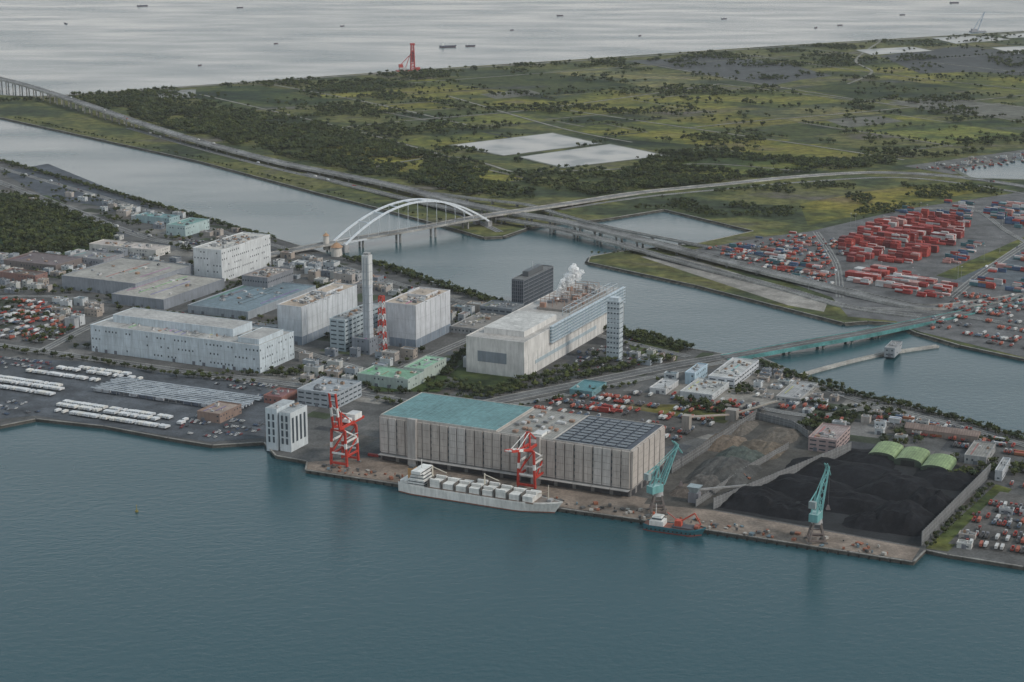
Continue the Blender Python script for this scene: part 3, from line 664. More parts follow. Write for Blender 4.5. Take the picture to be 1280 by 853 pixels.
# ------------------------------------------------------------ ships
def hull(mb,Ln,Bm,h0,col,wl,deck,bowrake=8,sheer=2.5):
    ns=22; st_=[]
    for i in range(ns+1):
        t=i/ns; x=-Ln/2+Ln*t
        w=Bm/2*(min(1,(.72+t*3)) if t<.1 else (1 if t<.74 else max(.02,1-((t-.74)/.26)**1.9)))
        hz=h0+sheer*max(0,(t-.65)/.35)**2+.6*max(0,(.12-t)/.12)
        wb=w*(.93 if t<.74 else .93-.6*(t-.74)/.26); xb=x-(bowrake*max(0,(t-.8)/.2))
        st_.append((x,w,hz,wb,xb))
    for i in range(ns):
        a,b_=st_[i],st_[i+1]
        for sg in (-1,1):
            mb.face([(a[4],sg*a[3],-2),(b_[4],sg*b_[3],-2),(b_[4]*.9+b_[0]*.1,sg*(b_[3]*.9+b_[1]*.1),1.0),(a[4]*.9+a[0]*.1,sg*(a[3]*.9+a[1]*.1),1.0)],wl)
            mb.face([(a[4]*.9+a[0]*.1,sg*(a[3]*.9+a[1]*.1),1.0),(b_[4]*.9+b_[0]*.1,sg*(b_[3]*.9+b_[1]*.1),1.0),(b_[0],sg*b_[1],b_[2]),(a[0],sg*a[1],a[2])],col)
            mb.beam((a[0],sg*a[1],a[2]),(b_[0],sg*b_[1],b_[2]),.3,1.4,col,'paint')
        mb.face([(a[0],-a[1],a[2]),(b_[0],-b_[1],b_[2]),(b_[0],b_[1],b_[2]),(a[0],a[1],a[2])],deck)
    a=st_[0]; mb.face([(a[4],-a[3],-2),(a[4],a[3],-2),(a[0],a[1],a[2]),(a[0],-a[1],a[2])],col)
P=G(601,627,0); Ls=G(500,612,0); Le=G(702,642,0); Ln=(Le-Ls).length; mb=MB()
hull(mb,Ln,23,9,(.70,.69,.66),(.22,.08,.05),(.20,.17,.15))
sx=-Ln/2
mb.box(sx+20,0,9.1,17,20,6,WH); mb.box(sx+20,0,15.1,14,17,3,WH); mb.box(sx+20.5,0,18.1,12,15,3,WH); mb.box(sx+21,0,21.1,10,24,3,WH)
for z in (10.3,12.8,16.1,19): mb.box(sx+20.5,0,z,17.3-(z>14.5)*2.8-(z>18)*1.9,20.2-(z>14.5)*3-(z>18)*2,.8,(0,0,0),'glass')
mb.box(sx+21.2,0,22.3,10,22,.9,(0,0,0),'glass'); mb.box(sx+11,0,9.1,6,7,14,(.50,.28,.12)); mb.box(sx+11,0,23.1,5,6,2,(.1,.1,.1)); mb.cyl((sx+21,0,24.1),(sx+21,0,33),.5,.3,6,WH)
mb.box(sx+6,0,9.3,8,16,3,WH); mb.beam((sx+4,8,12),(sx+10,9,14),1.6,1.4,(.6,.2,.05))
x=sx+34; i=0
while x+12.5<Ln/2-20:
    for j in range(8):
        for k in range(2 if (i+j)%5 else 3):
            mb.box(x+5.8,-9.1+2.6*j,10.5+2.65*k,10.2,2.25,2.5,jit((.64,.63,.60),.08))
    mb.box(x+5.8,0,9.1,11.4,21.5,1.35,(.22,.17,.14)); mb.box(x-.8,0,9.1,.6,21,8.5,(.13,.12,.11)); mb.box(x-1.6,0,9.1,.4,21,7.5,(.2,.19,.18)); x+=13.6; i+=1
mb.cyl((Ln/2-14,0,10),(Ln/2-14,0,26),.7,.4,8,(.55,.5,.42)); mb.beam((Ln/2-14,0,20),(Ln/2-24,0,16),.5,.5,(.5,.4,.3)); mb.box(Ln/2-12,0,11,4,6,2,(.3,.3,.3))
for xx in (sx+32.5,sx+86.8): mb.cyl((xx,0,9),(xx,0,28),.8,.6,8,(.6,.55,.46)); mb.beam((xx,0,27),(xx+14,2,22),.6,.6,(.6,.55,.46))
mb.obj('reefer_container_ship',(P.x,P.y,0),ANG)
P=G(844,665,0); mb=MB(); hull(mb,56,15,5,(.035,.13,.16),(.2,.05,.04),(.24,.1,.07),4,2.5)
mb.box(-16,0,5.1,13,11,4.5,WH); mb.box(-16,0,9.6,9,9,3.4,WH); mb.box(-16,0,10.8,9.3,9.3,1.2,(0,0,0),'glass'); mb.box(-16,0,13.0,7,7,.6,(.5,.5,.48)); mb.cyl((-18,0,13),(-18,0,24),.35,.2,6,WH); mb.cyl((-21,2.5,9),(-21,2.5,15),1.2,1.1,10,(.4,.1,.05))
mb.box(8,0,5.1,20,10,1.5,(.08,.08,.09)); mb.box(3,0,6.6,6,6,5,(.42,.08,.05)); mb.beam((4,0,10),(17,2,19),1,1.3,(.42,.08,.05)); mb.beam((17,2,19),(23,2,9),.8,.8,(.42,.08,.05)); mb.beam((2,0,11),(-8,1,17),.7,.7,(.35,.1,.08)); mb.box(20,0,7,4,7,2,(.3,.1,.07))
for k in range(12):
    for sg in (-1,1): mb.cyl((-24+4*k,sg*7.6,2.6),(-24+4*k,sg*8.1,2.6),.8,.8,8,(.02,.02,.02))
mb.obj('tug_grab_vessel',(P.x,P.y,0),ANG+.05)
def boat(u,v,L_,rot,col=(.08,.1,.14)):
    P=G(u,v,0); mb=MB(); hull(mb,L_,L_*.2,L_*.06+1,col,(.2,.06,.05),(.3,.25,.2),L_*.05,L_*.02); mb.box(-L_*.3,0,L_*.06+1,L_*.14,L_*.15,L_*.1,WH); mb.box(-L_*.3,0,L_*.16+1,L_*.1,L_*.12,L_*.05,WH); mb.obj('cargo_boat',(P.x,P.y,0),rot)
for b_ in [(82,30,30,2.2),(178,8,50,.3),(560,59,60,.2),(588,58,35,.1),(1050,32,22,.1),(1193,4,45,.1),(250,82,16,1),(905,24,25,.2),(428,33,18,.5),(1020,35,25,1.),(1128,19,24,0),(345,55,16,.4),(700,20,30,.3),(800,45,18,.9),(640,38,16,.2),(300,10,30,.1)]: boat(*b_)
P=G(1190,17,0); mb=MB(); mb.face([(-330,-3,.3),(120,-10,.3),(330,0,.3),(120,10,.3),(-330,3,.3)],(.75,.75,.75)); mb.obj('boat_wake',(P.x,P.y,0),.02)
P=G(171,640,0); mb=MB(); mb.cyl((0,0,-1),(0,0,1.5),1.5,1.5,10,(.2,.17,.05)); mb.cyl((0,0,1.5),(0,0,6),.5,.2,6,(.2,.17,.05)); mb.frus(0,0,6,1,1,1,.2,.2,(.2,.17,.05)); mb.obj('navigation_buoy',(P.x,P.y,0),0)
P=G(511,90,0); mb=MB(); mb.box(0,0,-1,75,30,6,(.34,.06,.05)); mb.box(-18,0,5,22,18,9,(.4,.4,.4)); mb.box(-24,0,14,12,12,9,(.4,.08,.07)); mb.box(28,0,5,12,14,8,(.38,.07,.06))
lattice(mb,12,0,5,12,8,74,8,(.38,.05,.05),2.0); mb.box(12,0,30,7,7,30,(.06,.06,.08)); mb.box(12,0,79,13,11,6,(.36,.05,.05)); mb.box(12,0,60,10,10,2.5,(.36,.05,.05)); mb.beam((8,0,60),(-10,0,12),1.6,1.6,(.40,.06,.06)); mb.beam((-26,0,20),(2,0,48),1.8,1.8,(.40,.06,.06)); mb.obj('piling_barge',(P.x,P.y,0),.25)
P=G(1222,40,0); mb=MB(); mb.box(0,0,-1,60,24,5,(.3,.3,.32)); mb.beam((0,0,4),(24,0,75),2.4,2.4,(.25,.32,.4)); mb.beam((-20,0,4),(0,0,40),2,2,(.25,.32,.4)); mb.beam((0,0,40),(24,0,75),1.5,1.5,(.25,.32,.4)); mb.box(-15,0,4,20,14,8,(.3,.3,.32)); mb.obj('crane_barge',(P.x,P.y,0),.2)
# ------------------------------------------------------------ arch bridge
a0=G(424,302,15); a1=G(603,270.5,18); d=(a1-a0); Ln=d.length; d=d/Ln; nrm=Vector((-d.y,d.x)); mb=MB(); WA=(.60,.64,.68); AH=49
ns=30; ribs=[]
for sg in (-1,1):
    pts=[]
    for i in range(ns+1):
        t=i/ns; z=12+AH*4*t*(1-t); off=sg*(16-4*math.sin(math.pi*t)); q=a0+d*(Ln*t)+nrm*off; pts.append((q.x,q.y,z))
    for a,b_ in zip(pts,pts[1:]): mb.beam(a,b_,2.2,2.9,WA)
    ribs.append(pts)
    for i in range(3,ns-2,2):
        q=a0+d*(Ln*i/ns)+nrm*(sg*10.4); mb.beam(pts[i],(q.x,q.y,17),.35,.35,WA)
    q0=a0+nrm*(sg*10.9); q1=a1+nrm*(sg*10.9); mb.beam((q0.x,q0.y,13.8),(q1.x,q1.y,16.6),1.0,2.8,(.5,.53,.56))
for i in range(5,ns-4,3): mb.beam(ribs[0][i],ribs[1][i],1.2,1.4,WA)
for q in (a0,a1):
    for sg in (-1,1): p=q+nrm*(sg*15); mb.box(p.x,p.y,-3,9,9,15,(.3,.3,.3),'ground',rot=math.atan2(d.y,d.x))
mb.obj('arch_bridge')
for (u,v,r,hh) in ((408,312,5,22),(421,320,9,14)):
    P=G(u,v); mb=MB(); mb.cyl((0,0,0),(0,0,hh),r,r*.85,16,(.5,.47,.43)); mb.cyl((0,0,hh),(0,0,hh+r*.7),r*1.1,r*.3,16,(.33,.2,.12)); mb.cyl((0,0,hh+r*.7),(0,0,hh+r*1.3),.4,.2,6,(.5,.4,.2))
    mb.obj('ventilation_tower',(P.x,P.y,LZ),0)
# ------------------------------------------------------------ vehicles
def car_mesh(col):
    mb=MB(); mb.frus(0,0,.35,4.4,1.75,.6,4.3,1.7,col,'steel'); mb.frus(-.2,0,.95,2.7,1.6,.55,1.7,1.35,(.02,.02,.025),'glass'); mb.box(-.2,0,1.5,1.65,1.3,.05,col,'steel')
    for x in (-1.4,1.4):
        for y in (-.8,.8): mb.cyl((x,y-.1,.33),(x,y+.1,.33),.33,.33,8,(.02,.02,.02))
    return mb.mesh('car')
def truck_mesh(col,L_=9,cab=None,flat=False):
    cab=cab or col
    mb=MB(); mb.box(L_/2-1,0,.7,2,2.3,2.1,cab); mb.box(L_/2-.02,0,1.7,.1,2.0,.8,(0,0,0),'glass')
    if flat: mb.box(-1.1,0,1.1,L_-2.4,2.4,.25,(.07,.065,.06)); mb.box(-1.1,1.2,1.35,L_-2.6,.1,1.2,col); mb.box(-1.1,-1.2,1.35,L_-2.6,.1,1.2,col); mb.box(-L_/2+.1,0,1.35,.1,2.3,1.2,col)
    else: mb.box(-1.1,0,1.1,L_-2.4,2.45,2.6,col)
    mb.box(-.3,0,.6,L_-.8,1.2,.45,(.05,.05,.05))
    for x in (L_/2-1.2,-L_/2+1.4,-L_/2+2.6):
        for y in (-1,1): mb.cyl((x,y-.15,.5),(x,y+.15,.5),.5,.5,8,(.02,.02,.02))
    return mb.mesh('truck')
CARS=[car_mesh(c) for c in ((.55,.55,.55),(.35,.36,.37),(.03,.03,.035),(.5,.5,.48),(.22,.03,.03),(.05,.08,.15),(.12,.12,.13))]
TRW=[truck_mesh(c) for c in ((.6,.61,.62),(.55,.57,.59),(.62,.61,.58))]
TRC=[truck_mesh((.32,.06,.045),10,(.4,.4,.4),True),truck_mesh((.34,.06,.05),10,(.37,.06,.05),True),truck_mesh((.12,.12,.12),10,(.3,.06,.05),True),truck_mesh((.10,.15,.22),10,(.45,.45,.45),True),truck_mesh((.45,.45,.44),11),truck_mesh((.30,.09,.06),11,(.4,.4,.4)),truck_mesh((.1,.1,.11),12,(.2,.2,.22),True)]
def lot(px,kind,dx,dy,prob=.8,ang=ANG,rowgap=0,turn=False,grp=2,thr=-.35):
    P=PW(px); U_=Vector((math.cos(ang),math.sin(ang))); V_=Vector((-U_.y,U_.x))
    us=[Vector(p).dot(U_) for p in P]; vs=[Vector(p).dot(V_) for p in P]
    y=min(vs); r=0
    while y<max(vs):
        x=min(us)+random.random()
        while x<max(us):
            q=U_*x+V_*y
            if random.random()<prob and inpoly(q.x,q.y,P) and not occupied(q.x,q.y) and noise.noise(Vector((q.x/30,q.y/30,0)))>thr:
                me=random.choice(kind); nm='parked_car' if kind is CARS else 'parked_truck'
                inst(me,nm,q.x+random.uniform(-.3,.3),q.y+random.uniform(-.5,.5),zc[0]+.02,ang+(math.pi/2 if turn else 0)+random.uniform(-.05,.05))
            x+=dx
        r+=1; y+=dy+(rowgap if r%grp==0 else 0)
random.seed(21)
lot([(0,470),(70,480),(85,490),(60,497),(-20,487)],TRW,3.4,11,.9,turn=True,rowgap=9)
lot([(15,460),(110,462),(190,475),(150,480),(60,473)],TRW,3.4,11,.7,turn=True,rowgap=14)
lot([(50,508),(110,502),(225,520),(235,530),(200,540),(90,522)],TRW,3.3,11,.9,turn=True,rowgap=8)
lot([(0,448),(60,450),(70,462),(0,462)],CARS,2.7,6,.6,turn=True,rowgap=8)
lot([(0,495),(50,500),(60,515),(0,520)],CARS,2.7,6,.5,turn=True,rowgap=9,thr=0)
lot([(225,525),(240,520),(330,530),(320,545),(265,550),(225,542)],CARS,2.7,6,.5,turn=True,rowgap=8,thr=-.1)
lot([(0,375),(75,378),(110,400),(60,432),(0,425)],CARS+TRC+TRW[:1],3.2,9,.65,turn=True,rowgap=7,thr=-.15)
lot([(230,470),(330,480),(400,470),(440,480),(430,490),(340,500)],CARS,2.7,6,.5,turn=True,rowgap=8,thr=-.1)
lot([(370,460),(400,440),(440,450),(430,470)],CARS,2.7,6,.5,turn=True,rowgap=8,thr=-.1)
lot([(640,505),(760,487),(950,505),(955,518),(900,530),(840,555),(730,532),(690,520)],TRC,4.4,14,.6,turn=True,rowgap=10,thr=-.2)
lot([(960,512),(1010,500),(1090,512),(1180,530),(1280,556),(1280,575),(1180,560),(1100,530),(1000,528)],TRC,4.2,14,.65,turn=True,rowgap=8,thr=-.25)
lot([(1190,685),(1240,622),(1400,645),(1400,700),(1280,698)],TRC,4.4,14,.6,turn=True,rowgap=9,thr=-.3)
lot([(1200,650),(1245,625),(1400,645),(1300,670)],CARS,2.8,6,.5,turn=True,rowgap=10,thr=0)
lot([(1245,592),(1280,580),(1400,600),(1400,630),(1270,612)],TRC+CARS,4,10,.5,turn=True,rowgap=8,thr=-.2)
lot([(930,470),(1020,480),(1020,495),(940,500)],TRW,5,14,.2,turn=True,rowgap=12)
lot([(880,312),(1000,295),(1050,300),(1060,335),(1040,365),(960,340)],TRC,4.0,15,.55,ang=ANGC,turn=True,rowgap=10,thr=-.25)
lot([(1180,365),(1280,372),(1400,390),(1400,440),(1280,440),(1160,412)],TRC,4.2,15,.5,ang=ANGC,turn=True,rowgap=10,thr=-.25)
lot([(200,300),(300,300),(330,316),(250,318)],CARS,2.7,6,.5,turn=True,rowgap=8)
lot([(720,440),(790,425),(850,445),(800,458),(720,472)],CARS,2.8,6,.4,turn=True,rowgap=8)
lot([(1140,212),(1290,190),(1320,198),(1200,216)],CARS+TRC,6,14,.5,ang=.1,turn=True,rowgap=10)
for C,w in ROADS:
    if w<10 or w==14: continue
    for i in range(len(C)-1):
        a=Vector(C[i]);b_=Vector(C[i+1]); L_=(b_-a).length
        for k in range(int(L_/28)):
            if random.random()<.5:
                t=random.random(); q=a+(b_-a)*t; d=(b_-a).normalized(); sgn=random.choice((-1,1)); n2=Vector((-d.y,d.x,0))*(sgn*random.choice((w*.14,w*.33)))
                q=q+n2; r=random.random(); me=random.choice(CARS if r<.6 else (TRW if r<.8 else TRC))
                inst(me,'car' if r<.6 else 'truck',q.x,q.y,q.z+.08,math.atan2(d.y,d.x)+(math.pi if sgn>0 else 0))
# ------------------------------------------------------------ containers
CC=[(.29,.045,.04),(.21,.038,.038),(.34,.06,.048),(.15,.035,.035),(.44,.42,.41),(.48,.48,.48),(.38,.2,.18),(.07,.11,.19),(.06,.14,.16),(.30,.12,.06)]
def containers(name,px,cols,hmax,fill,ang=ANGC,gi=6,gj=6,ai=14,aj=14,sc=90,thr=.28):
    P=PW(px); U_=Vector((math.cos(ang),math.sin(ang))); V_=Vector((-U_.y,U_.x)); mb=MB()
    us=[Vector(p).dot(U_) for p in P]; vs=[Vector(p).dot(V_) for p in P]
    y=min(vs); j=0
    while y<max(vs):
        x=min(us); i=0
        while x<max(us):
            q=U_*x+V_*y
            nz=noise.noise(Vector((x/sc,y/sc*1.3,7.3)))*.9+.5
            if inpoly(q.x,q.y,P) and not occupied(q.x,q.y) and random.random()<fill and nz>thr:
                hh=max(1,min(hmax,int(nz*hmax+random.uniform(0,1.2))))
                blk=noise.noise(Vector((x/45,y/28,1.5)))
                for k in range(hh):
                    col=cols[int((blk*.5+.5)*len(cols)*.999)] if random.random()<.7 else random.choice(cols)
                    mb.box(q.x,q.y,zc[0]+.02+2.62*k,12.1,2.42,2.58,jit(col,.2),rot=ang)
            x+=12.6; i+=1
            if i%gi==0: x+=ai
        y+=2.6; j+=1
        if j%gj==0: y+=aj
    return mb.obj(name)
REDS=[CC[0],CC[1],CC[2],CC[3],CC[0],CC[2],CC[4],CC[6],CC[1]]
MIX=[CC[0],CC[5],CC[4],CC[2],CC[7],CC[8],CC[6],CC[5],CC[9],CC[1]]
containers('container_stack',[(1052,300),(1090,285),(1150,272),(1212,280),(1190,312),(1140,330),(1060,328),(1052,318)],REDS,6,.93,gi=4,ai=12,aj=18,thr=.22)
containers('container_stack',[(1054,345),(1100,335),(1205,362),(1195,372),(1150,372),(1060,352)],[CC[4],CC[5],CC[6],CC[0],CC[2],CC[5]],3,.9,gi=5,ai=10,aj=14,thr=.2)
containers('container_stack',[(1225,262),(1300,245),(1400,250),(1400,300),(1300,290),(1240,280)],MIX,4,.85,aj=20,thr=.28)
containers('container_stack',[(1215,340),(1300,315),(1400,330),(1400,370),(1280,368),(1215,358)],MIX,3,.6,aj=20,thr=.35)
containers('container_stack',[(890,306),(1005,290),(1020,300),(1000,320),(1038,345),(1030,362),(960,338)],MIX,2,.5,aj=22,thr=.42)
containers('container_stack',[(1080,272),(1160,255),(1220,252),(1215,275),(1130,270)],MIX,3,.6,aj=20,thr=.3)
containers('container_stack',[(1190,310),(1230,300),(1210,325),(1180,335)],MIX,2,.6,aj=16)
containers('container_stack',[(1110,520),(1180,535),(1280,562),(1280,572),(1180,552),(1110,530)],[CC[0],CC[2],CC[9],CC[5],CC[7]],2,.4,ang=ANG,aj=14,thr=.4)
containers('container_stack',[(700,520),(760,505),(800,520),(850,545),(835,550),(760,530)],[CC[0],CC[2],CC[9],CC[5]],2,.4,ang=ANG,aj=14,thr=.45)
containers('container_stack',[(455,570),(470,560),(476,572),(465,576)],[CC[5],CC[0]],1,.5,ang=ANG,aj=4)
# ------------------------------------------------------------ infill small buildings
def infill(px,n,seed,smax=38,hr=(5,12)):
    random.seed(seed); P=PW(px); xs=[p[0] for p in P]; ys=[p[1] for p in P]; c=0;t=0
    while c<n and t<n*60:
        t+=1; x=random.uniform(min(xs),max(xs)); y=random.uniform(min(ys),max(ys))
        w=random.uniform(8,smax); d_=random.uniform(7,smax*.6)
        if not inpoly(x,y,P) or occupied(x,y,max(w,d_)*.55): continue
        c+=1; wc=random.choice([(.5,.52,.53),GREY,(.45,.45,.43),(.3,.33,.36),(.35,.3,.26),(.4,.36,.33),(.2,.22,.25)]); rc=random.choice([(.3,.3,.29),(.2,.21,.22),(.36,.34,.31),(.14,.2,.23),(.23,.17,.15),(.4,.4,.39),(.28,.3,.33),(.12,.12,.13)])
        bld('industrial_building',0,0,0,0,0,wall=wc,roof=rc,floors=random.choice([1,2,2]),win='sparse',nu=random.randint(1,6),C=(Vector((x,y)),w,d_,random.uniform(*hr)))
infill([(0,322),(150,312),(240,332),(235,345),(160,333),(60,352),(60,372),(0,372)],40,1,28,(4,9))
infill([(150,250),(340,300),(420,325),(345,330),(240,300),(150,270)],26,2,24,(4,9))
infill([(340,330),(430,330),(560,370),(640,395),(600,410),(560,400),(480,370),(440,362),(370,350)],50,3,32,(4,13))
infill([(60,375),(130,380),(120,400),(80,420)],12,4,22)
infill([(370,440),(480,445),(560,450),(560,470),(480,470),(440,480),(380,475)],18,5,20)
infill([(790,440),(850,445),(900,450),(860,470),(790,480)],8,6,16,(3,6))
infill([(960,455),(1060,495),(1040,510),(960,500),(930,470)],14,7,16,(3,6))
infill([(1240,615),(1290,600),(1400,640),(1400,700),(1200,690)],9,8,14,(3,5))
infill([(1000,515),(1100,515),(1200,545),(1180,560),(1060,545)],12,9,14,(3,6))
infill([(1145,208),(1300,186),(1330,196),(1165,214)],14,10,16,(3,6))
infill([(0,250),(60,230),(150,258),(170,300),(140,300),(60,262)],10,12,20,(4,8))
# ------------------------------------------------------------ trees
def tmpl(seed):
    r=np.random.RandomState(seed); T=[];K_=[]
    phi=(1+5**.5)/2
    iv=np.array([(-1,phi,0),(1,phi,0),(-1,-phi,0),(1,-phi,0),(0,-1,phi),(0,1,phi),(0,-1,-phi),(0,1,-phi),(phi,0,-1),(phi,0,1),(-phi,0,-1),(-phi,0,1)],float); iv/=np.linalg.norm(iv[0])
    fi=[(0,11,5),(0,5,1),(0,1,7),(0,7,10),(0,10,11),(1,5,9),(5,11,4),(11,10,2),(10,7,6),(7,1,8),(3,9,4),(3,4,2),(3,2,6),(3,6,8),(3,8,9),(4,9,5),(2,4,11),(6,2,10),(8,6,7),(9,8,1)]
    iv=iv*(.36*r.uniform(.7,1.2,(12,1)))*np.array([1,1,.8])+np.array([0,0,.62])
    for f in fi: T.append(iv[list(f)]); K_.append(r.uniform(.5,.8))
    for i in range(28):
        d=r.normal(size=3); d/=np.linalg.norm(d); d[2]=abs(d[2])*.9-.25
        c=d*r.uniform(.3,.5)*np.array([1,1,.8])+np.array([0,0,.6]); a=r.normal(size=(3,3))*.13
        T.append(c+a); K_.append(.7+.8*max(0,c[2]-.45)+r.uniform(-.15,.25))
    for k in range(3):
        a=2*math.pi*k/3;b=a+2*math.pi/3; T.append(np.array([(.05*math.cos(a),.05*math.sin(a),0),(.05*math.cos(b),.05*math.sin(b),0),(0,0,.5)])); K_.append(.5)
    return np.array(T),np.array(K_)
TM=[tmpl(s) for s in range(6)]
def trees(name,L_):
    if not L_: return
    V=[];Cc=[]
    A_=np.array([q[:4] for q in L_],float); cols=np.array([q[4] for q in L_],float)
    idx=np.random.randint(0,6,len(L_)); rot=np.random.uniform(0,6.28,len(L_)); asp=np.random.uniform(.75,1.35,len(L_))
    for k in range(6):
        mk=idx==k
        if not mk.any(): continue
        T,Kk=TM[k]; n=mk.sum(); c,s=np.cos(rot[mk])[:,None,None],np.sin(rot[mk])[:,None,None]; S=A_[mk,3][:,None,None]; a=asp[mk][:,None,None]
        x=(T[None,:,:,0]*c-T[None,:,:,1]*s)*S*a+A_[mk,0][:,None,None]; y=(T[None,:,:,0]*s+T[None,:,:,1]*c)*S*a+A_[mk,1][:,None,None]; z=T[None,:,:,2]*S+A_[mk,2][:,None,None]
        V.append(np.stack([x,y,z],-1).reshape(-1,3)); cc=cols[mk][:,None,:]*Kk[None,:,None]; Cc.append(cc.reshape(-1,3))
    V=np.concatenate(V);Cc=np.concatenate(Cc); nt_=len(Cc)
    me=bpy.data.meshes.new(name); me.vertices.add(len(V)); me.vertices.foreach_set('co',V.ravel().astype(np.float32)); me.loops.add(nt_*3); me.loops.foreach_set('vertex_index',np.arange(nt_*3,dtype=np.int32))
    me.polygons.add(nt_); me.polygons.foreach_set('loop_start',np.arange(0,nt_*3,3,dtype=np.int32)); me.polygons.foreach_set('loop_total',np.full(nt_,3,dtype=np.int32))
    me.materials.append(M['leaf']); at=me.color_attributes.new('Col','FLOAT_COLOR','CORNER')
    c4=np.concatenate([Cc,np.ones((nt_,1))],1); at.data.foreach_set('color',np.repeat(c4,3,axis=0).astype(np.float32).ravel()); me.update(calc_edges=True); me.validate()
    o=bpy.data.objects.new(name,me); bpy.context.scene.collection.objects.link(o)
def leafcol():
    k=random.uniform(.65,1.35); w=random.random(); return (k*(.038+.034*w),k*(.053+.030*w),k*(.029-.002*w))
random.seed(5); TL_=[]
def fillT(P,n,bias,lo,hi,sc=230,z=LZ,avoidfields=True):
    xs=[p[0] for p in P]; ys=[p[1] for p in P]; c=0;t=0
    while c<n and t<n*12:
        t+=1; x=random.uniform(min(xs),max(xs)); y=random.uniform(min(ys),max(ys))
        if not inpoly(x,y,P): continue
        nz=noise.noise(Vector((x/sc,y/sc,3.)))+.7*noise.noise(Vector((x/60,y/60,9.)))
        if nz+bias(x,y)+random.uniform(-.12,.12)<0: continue
        if occupied(x,y,2): continue
        if any(inpoly(x,y,q) for q in (pond1,pond2)): continue
        if avoidfields and any(inpoly(x,y,q) for q in fields) and random.random()<.85: continue
        TL_.append((x,y,z,random.uniform(lo,hi),leafcol())); c+=1
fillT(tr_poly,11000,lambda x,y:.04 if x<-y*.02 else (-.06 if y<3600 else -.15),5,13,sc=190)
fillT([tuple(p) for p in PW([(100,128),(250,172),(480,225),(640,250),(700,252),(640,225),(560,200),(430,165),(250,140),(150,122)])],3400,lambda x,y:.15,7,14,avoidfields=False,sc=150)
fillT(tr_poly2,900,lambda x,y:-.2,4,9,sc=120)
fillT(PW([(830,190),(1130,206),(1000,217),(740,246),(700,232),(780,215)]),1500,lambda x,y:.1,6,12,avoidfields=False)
for (a,b) in EDG:
    if random.random()<.55:
        L_=(b-a).length; s=0
        while s<L_:
            if random.random()<.8: q=a+(b-a)*(s/L_); TL_.append((q.x+random.uniform(-5,5),q.y+random.uniform(-5,5),LZ,random.uniform(5,10),leafcol()))
            s+=11
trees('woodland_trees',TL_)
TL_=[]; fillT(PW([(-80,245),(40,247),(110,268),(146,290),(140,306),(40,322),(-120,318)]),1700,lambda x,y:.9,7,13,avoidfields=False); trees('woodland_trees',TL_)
TL_=[]
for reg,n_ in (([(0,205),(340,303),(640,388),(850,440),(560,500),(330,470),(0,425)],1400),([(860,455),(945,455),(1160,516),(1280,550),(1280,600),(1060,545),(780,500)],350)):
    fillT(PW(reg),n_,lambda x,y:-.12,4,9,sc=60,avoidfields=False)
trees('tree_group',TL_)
def rowT(px,step,lo,hi,jt=3,rows=1,prob=.9):
    Q=[G(u,v) for u,v in px]
    for a,b_ in zip(Q,Q[1:]):
        d=b_-a; L_=d.length; d=d/L_; nn=Vector((-d.y,d.x)); s=0
        while s<L_:
            for r in range(rows):
                if random.random()<prob:
                    q=a+d*(s+random.uniform(-jt,jt))+nn*(r*6+random.uniform(-jt,jt)); TL_.append((q.x,q.y,LZ,random.uniform(lo,hi),leafcol()))
            s+=step
TL_=[]
rowT([(0,203),(130,240),(250,275),(340,301)],6,5,9,rows=2); rowT([(430,326),(470,334),(560,364),(640,388),(780,420),(850,438)],6,5,10,rows=3)
rowT([(780,422),(850,441)],5,5,10,rows=5); rowT([(0,438),(110,452),(230,472),(330,482)],7,5,9); rowT([(380,482),(450,497),(555,518)],7,5,9)
rowT([(570,508),(640,491),(740,471),(845,449)],6,5,10,rows=2); rowT([(570,524),(640,512),(740,492),(800,480)],7,4,8)
rowT([(945,455),(1040,490),(1160,518),(1280,552)],6,5,9,rows=2); rowT([(560,486),(600,494),(650,480),(700,470),(770,452)],5,5,9,rows=2)
rowT([(440,470),(470,492),(540,492)],5,4,8); rowT([(20,149),(250,199),(400,239),(480,258),(560,280)],12,4,8,prob=.6)
rowT([(160,372),(240,380),(330,400)],8,5,8); rowT([(240,470),(380,470),(440,475)],7,5,9); rowT([(1160,686),(1240,605)],6,4,7); rowT([(740,318),(800,316)],7,4,6)
rowT([(1190,600),(1280,585),(1300,600)],6,5,9,rows=2); rowT([(560,470),(575,450),(590,440)],5,5,9,rows=2); rowT([(60,330),(150,318)],7,5,8,rows=2); rowT([(560,395),(600,405)],6,5,9,rows=2); rowT([(1000,505),(1060,512),(1100,508)],7,4,8)
trees('tree_row',TL_)
# ------------------------------------------------------------ quay details
random.seed(9); mb=MB(); a=G(384,588);b_=G(1140,703); d=(b_-a); L_=d.length; d=d/L_
for i in range(int(L_/9)):
    q=a+d*(i*9+4)-VD*.9; mb.box(q.x,q.y,.2,1.4,1.0,2.6,(.02,.02,.02),rot=ANG); mb.cyl((q.x+VD.x*2.2,q.y+VD.y*2.2,LZ),(q.x+VD.x*2.2,q.y+VD.y*2.2,LZ+.9),.35,.35,6,(.1,.1,.1))
mb.obj('quay_fenders')
mb=MB()
for i in range(150):
    q=a+d*random.uniform(10,L_-20)+VD*random.uniform(4,24); s=random.uniform(1,4); mb.box(q.x,q.y,zc[0],s,s*random.uniform(.4,1.6),random.uniform(.6,2.4),random.choice([(.25,.1,.06),(.1,.1,.1),(.35,.33,.3),(.12,.17,.2),(.06,.06,.06)]),rot=random.uniform(0,3))
mb.obj('quay_cargo_pallets')
mb=MB()
for i in range(22):
    q=G(random.uniform(1000,1280),random.uniform(270,370)); mb.cyl((q.x,q.y,LZ),(q.x,q.y,LZ+24),.25,.15,6,(.3,.3,.3)); mb.box(q.x,q.y,LZ+24,2.2,2.2,.5,(.35,.35,.35))
mb.obj('high_mast_lights')
